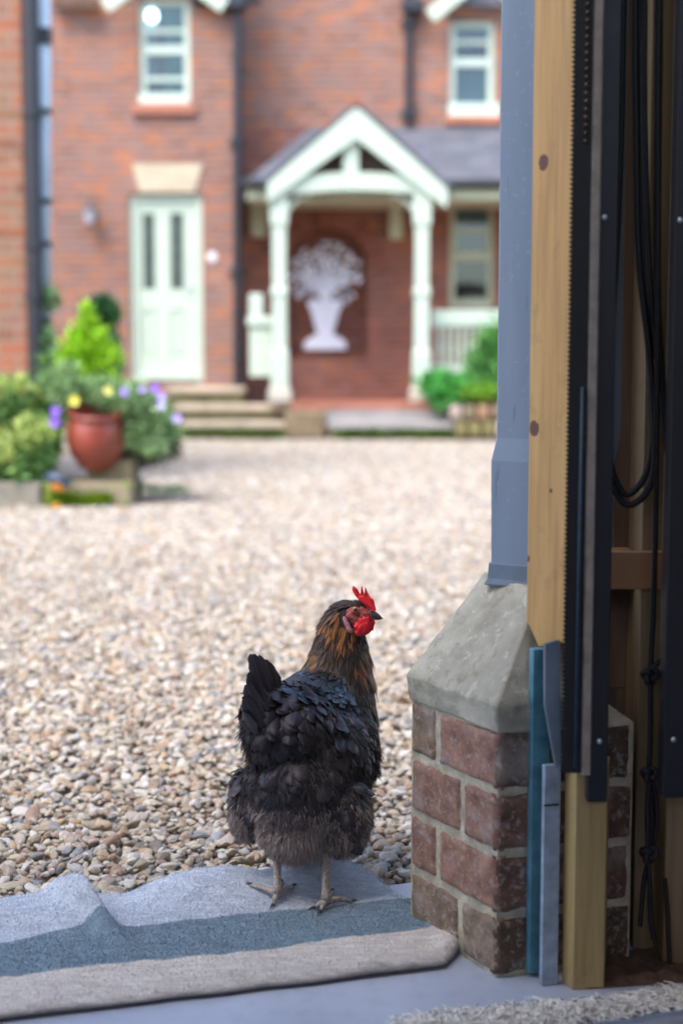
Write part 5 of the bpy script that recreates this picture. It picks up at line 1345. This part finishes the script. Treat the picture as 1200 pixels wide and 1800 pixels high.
for k, tpl in enumerate(tail):
    tone = .6+.7*HR.random(); tfe(*tpl, (.034*tone, .027*tone, .027*tone), nrm=(-.35+.2*HR.normal(), -1, .15), curl=.25+.2*HR.random())
TF.build('tail_feathers', M['f_dark'], hen)
# pale shafts seen between the tail feathers
b = MB()
for (x0, y0, x1, y1, Y0, Y1) in ((476,1262,441,1200,1.825,1.805),(485,1250,452,1190,1.832,1.815),(463,1268,437,1215,1.82,1.80)):
    b.tube([P(x0, y0, Y0), P((x0+x1)/2+1, (y0+y1)/2, (Y0+Y1)/2-.001), P(x1, y1, Y1)], [.0013, .001, .0004], 5)
b.build('tail_shafts', simple('shaft_horn', (.09,.08,.07), .4, .1, 50, 0), hen)

# downy fluff on the belly and thighs
def fluff(n, test, L, col, name, off=-.001):
    ps, ns = sample(n*6); m = np.array([test(p) for p in ps]); ps, ns = ps[m][:n], ns[m][:n]; n = len(ps)
    V = np.zeros((n*4, 3)); T = np.zeros((n*4, 3))
    clump = HR.normal(size=(400, 3))
    for i in range(n):
        p = ps[i]; h = int(abs(p[0]*170)+abs(p[2]*130)*7+abs(p[1]*90)*3) % 400
        d = ns[i]*.40+np.array((0, 0, -1.0))+clump[h]*.28+HR.normal(size=3)*.22; d /= np.linalg.norm(d)
        s = np.cross(d, HR.normal(size=3)); s /= np.linalg.norm(s); l = L*(.5+.8*HR.random()); w_ = .0003+.0002*HR.random()
        q = p+ns[i]*off*(1 if off < 0 else HR.random()*1.3); mid = q+d*l*.55+np.array((0, 0, -.1*l)); tip = mid+d*l*.4+np.array((0, 0, -.22*l))
        V[i*4:i*4+4] = (q-s*w_, q+s*w_, mid+s*w_*.8, tip); T[i*4:i*4+4] = np.array(col)*(.5+1.0*HR.random())
    return npmesh(name, V, np.arange(n*4).reshape(n, 4), M['fluff'], hen, T, smooth=False)
zF = P(540, 1405, 1.82).z; zF2 = P(600, 1395, 1.86).z
fluff(42000, lambda p: p[2] < zF-.02*math.sin(p[0]*40)*HR.random() and HR.random() < min(1, (zF+.01-p[2])/.04), .012, (.36,.29,.26), 'fluff', .002)
fluff(8000, lambda p: p[2] < zF2+.02 and p[0] > P(565, 1400, 1.86).x or p[0] < P(455, 1400, 1.9).x and p[2] < zF2+.03, .011, (.10,.08,.072), 'thigh_fluff', .003)
fluff(15000, lambda p: p[2] > zF and p[2] < P(500, 1250, 1.85).z and p[1] < 1.95, .013, (.040,.033,.033), 'rump_fluff', .0045)

# head parts
YH = 1.968
def sm(o): o.data.polygons.foreach_set('use_smooth', [True]*len(o.data.polygons)); return o
def ellip(name, c, r, mat, rot=(0, 0, 0), amp=0, seed=0, parent=hen):
    bm = bmesh.new(); bmesh.ops.create_icosphere(bm, subdivisions=4, radius=1)
    for v in bm.verts:
        v.co *= 1+amp*mnoise.noise(v.co*2.2+Vector((seed, 0, 0)))+amp*.5*mnoise.noise(v.co*6+Vector((seed, 0, 0)))
        v.co = Vector((v.co.x*r[0], v.co.y*r[1], v.co.z*r[2]))
    from mathutils import Euler
    bmesh.ops.rotate(bm, verts=bm.verts, matrix=Euler(rot).to_matrix()); bmesh.ops.translate(bm, verts=bm.verts, vec=c)
    me = bpy.data.meshes.new(name); bm.to_mesh(me); bm.free(); me.materials.append(mat); o = bpy.data.objects.new(name, me); C.objects.link(o); o.parent = parent; return sm(o)
fc = ellip('face', P(629, 1084, 1.9645), (.0195, .0108, .0145), M['face'], (0, R(10), 0), .16, 3)
ellip('ear_lobe', P(609.5, 1097, 1.957), (.0036, .0032, .0115), M['lobe'], (0, R(-24), 0), .12, 5)
ellip('ear_lobe', P(613.5, 1106, 1.956), (.0035, .003, .0065), M['lobe'], (0, R(-35), 0), .12, 6)
ellip('wattle', P(637, 1101, 1.955), (.0100, .0036, .0145), M['comb'], (0, R(28), R(8)), .30, 8)
ellip('wattle', P(648, 1099, 1.966), (.0070, .0034, .0135), M['comb'], (0, R(24), R(-8)), .30, 12)
ey = ellip('eye', P(624.5, 1072, 1.9535), (.0046, .0026, .0044), M['eye']); ellip('pupil', P(624.7, 1072, 1.9513), (.0025, .0010, .0025), M['pupil'], parent=ey)
ellip('eyelid', P(624.5, 1075.5, 1.9545), (.0062, .0026, .0022), M['face'], (0, R(8), 0), .1, 4)
# beak
b = MB(); c0, c1, c2 = P(648, 1080.5, 1.968), P(661, 1080.5, 1.968), P(673, 1088, 1.968)
rings = []
for t in np.linspace(0, 1, 9):
    c = c0.lerp(c1, t*2) if t < .5 else c1.lerp(c2, t*2-1); c = c0*(1-t)**2+c1*2*t*(1-t)+c2*t*t; r = .0088*(1-t)**.75+.0006
    rings.append([c+Vector((0, math.cos(a)*r*.75, math.sin(a)*r*(.95 if math.sin(a) > 0 else .62)))  for a in np.linspace(0, 2*math.pi, 17)[:-1]])
b.loft(rings); c0, c1 = P(646, 1084, 1.968), P(670, 1088.5, 1.968); rings = []
for t in np.linspace(0, 1, 7):
    c = c0.lerp(c1, t); r = .0052*(1-t)**.6+.0005; rings.append([c+Vector((0, math.cos(a)*r*.8, math.sin(a)*r*(.35 if math.sin(a) > 0 else .7))) for a in np.linspace(0, 2*math.pi, 17)[:-1]])
b.loft(rings); b.build('beak', M['beak'], hen, smooth=True)
# comb: thin serrated blade with rounded edges
co_ = [(661,1073),(659,1064),(657.5,1057),(655.5,1052),(652,1050.5),(649,1046),(646,1041),(643.5,1034),(641.5,1030.5),(641,1037),(640,1044),(638.5,1040),(637,1032),(635.2,1028.5),(634,1035),(633.5,1044),(631.5,1042),(628.5,1036),(624,1031),(620.5,1029.5),(618.5,1033),(620,1039),(623.5,1045),(628,1052),(634,1058),(641,1064),(648,1071),(655,1075)]
bm = bmesh.new(); n = len(co_); cen = Vector((sum(p[0] for p in co_)/n, sum(p[1] for p in co_)/n)); rows = []
for (k, yy) in ((.55, -.0042), (.90, -.0030), (1, 0), (.90, .0030), (.55, .0042)):
    row = []
    for i, (x, y) in enumerate(co_):
        # pull towards the blade's base line rather than to the middle, so the points keep their shape
        bx, by = (640+(x-640)*.9, 1060+(x-640)*.55); q = P(x+(bx-x)*(1-k)*.55, y+(by-y)*(1-k)*.55, YH+yy+.0015*math.sin(i*1.3)); row.append(bm.verts.new(q))
    rows.append(row)
for a in range(4):
    for i in range(n): bm.faces.new((rows[a][i], rows[a][(i+1) % n], rows[a+1][(i+1) % n], rows[a+1][i]))
bm.faces.new(rows[0][::-1]); bm.faces.new(rows[-1]); bmesh.ops.recalc_face_normals(bm, faces=bm.faces)
me = bpy.data.meshes.new('comb'); bm.to_mesh(me); bm.free(); me.materials.append(M['comb']); o = bpy.data.objects.new('comb', me); C.objects.link(o); o.parent = hen

# legs and feet
def uv_of(x, y): return x*math.cos(GA)+y*math.sin(GA), -x*math.sin(GA)+y*math.cos(GA)
def ground(x, y): return rug_h(*uv_of(x, y))
for (pxt, pyt, pxb, pyb, toes, seed) in ((487,1480,487.5,1583,[(-.046,.030),(.004,.050),(.024,.040),(-.006,-.016)],1), (572,1485,572.5,1588,[(-.016,-.004),(.010,.050),(.042,.022),(-.008,-.018)],2)):
    Yf = 1.826 if seed == 1 else 1.818
    t_, f_ = P(pxt, pyt, Yf+.03), P(pxb, pyb, Yf); gz_ = ground(f_.x, f_.y); f_.z = gz_+.010
    b = MB(); m_ = t_.lerp(f_, .5)+Vector((0, -.004, 0))
    b.tube([t_, t_.lerp(m_, .6), m_, m_.lerp(f_, .6), f_+Vector((0, 0, .008)), f_], [.008, .0060, .0052, .0051, .0062, .0068], 14)
    toes = [(a*.8, c*.8) for a, c in toes]
    for (dx, dy) in toes:
        L_ = math.hypot(dx, dy); pts = []; rad = []
        for k in range(7):
            t = k/6; x, y = f_.x+dx*t, f_.y+dy*t; arch = .004*math.sin(math.pi*t)
            pts.append(Vector((x, y, ground(x, y)+.0045*(1-t*.6)+arch+(.004*(1-t) )))); rad.append((.0048*(1-t*.45))*(1+.10*math.cos(k*3.1)))
        b.tube(pts, rad, 10)
    lg = b.build('leg', M['leg'], hen, smooth=True)
    for (dx, dy) in toes:
        b = MB(); x, y = f_.x+dx, f_.y+dy; d = Vector((dx, dy, 0)).normalized(); q = Vector((x, y, ground(x, y)+.0028)); b.tube([q-d*.002, q+d*.005+Vector((0, 0, .001)), q+d*.012-Vector((0, 0, .002))], [.0026, .0018, .0004], 8)
        b.build('claw', M['beak'], lg, smooth=True)
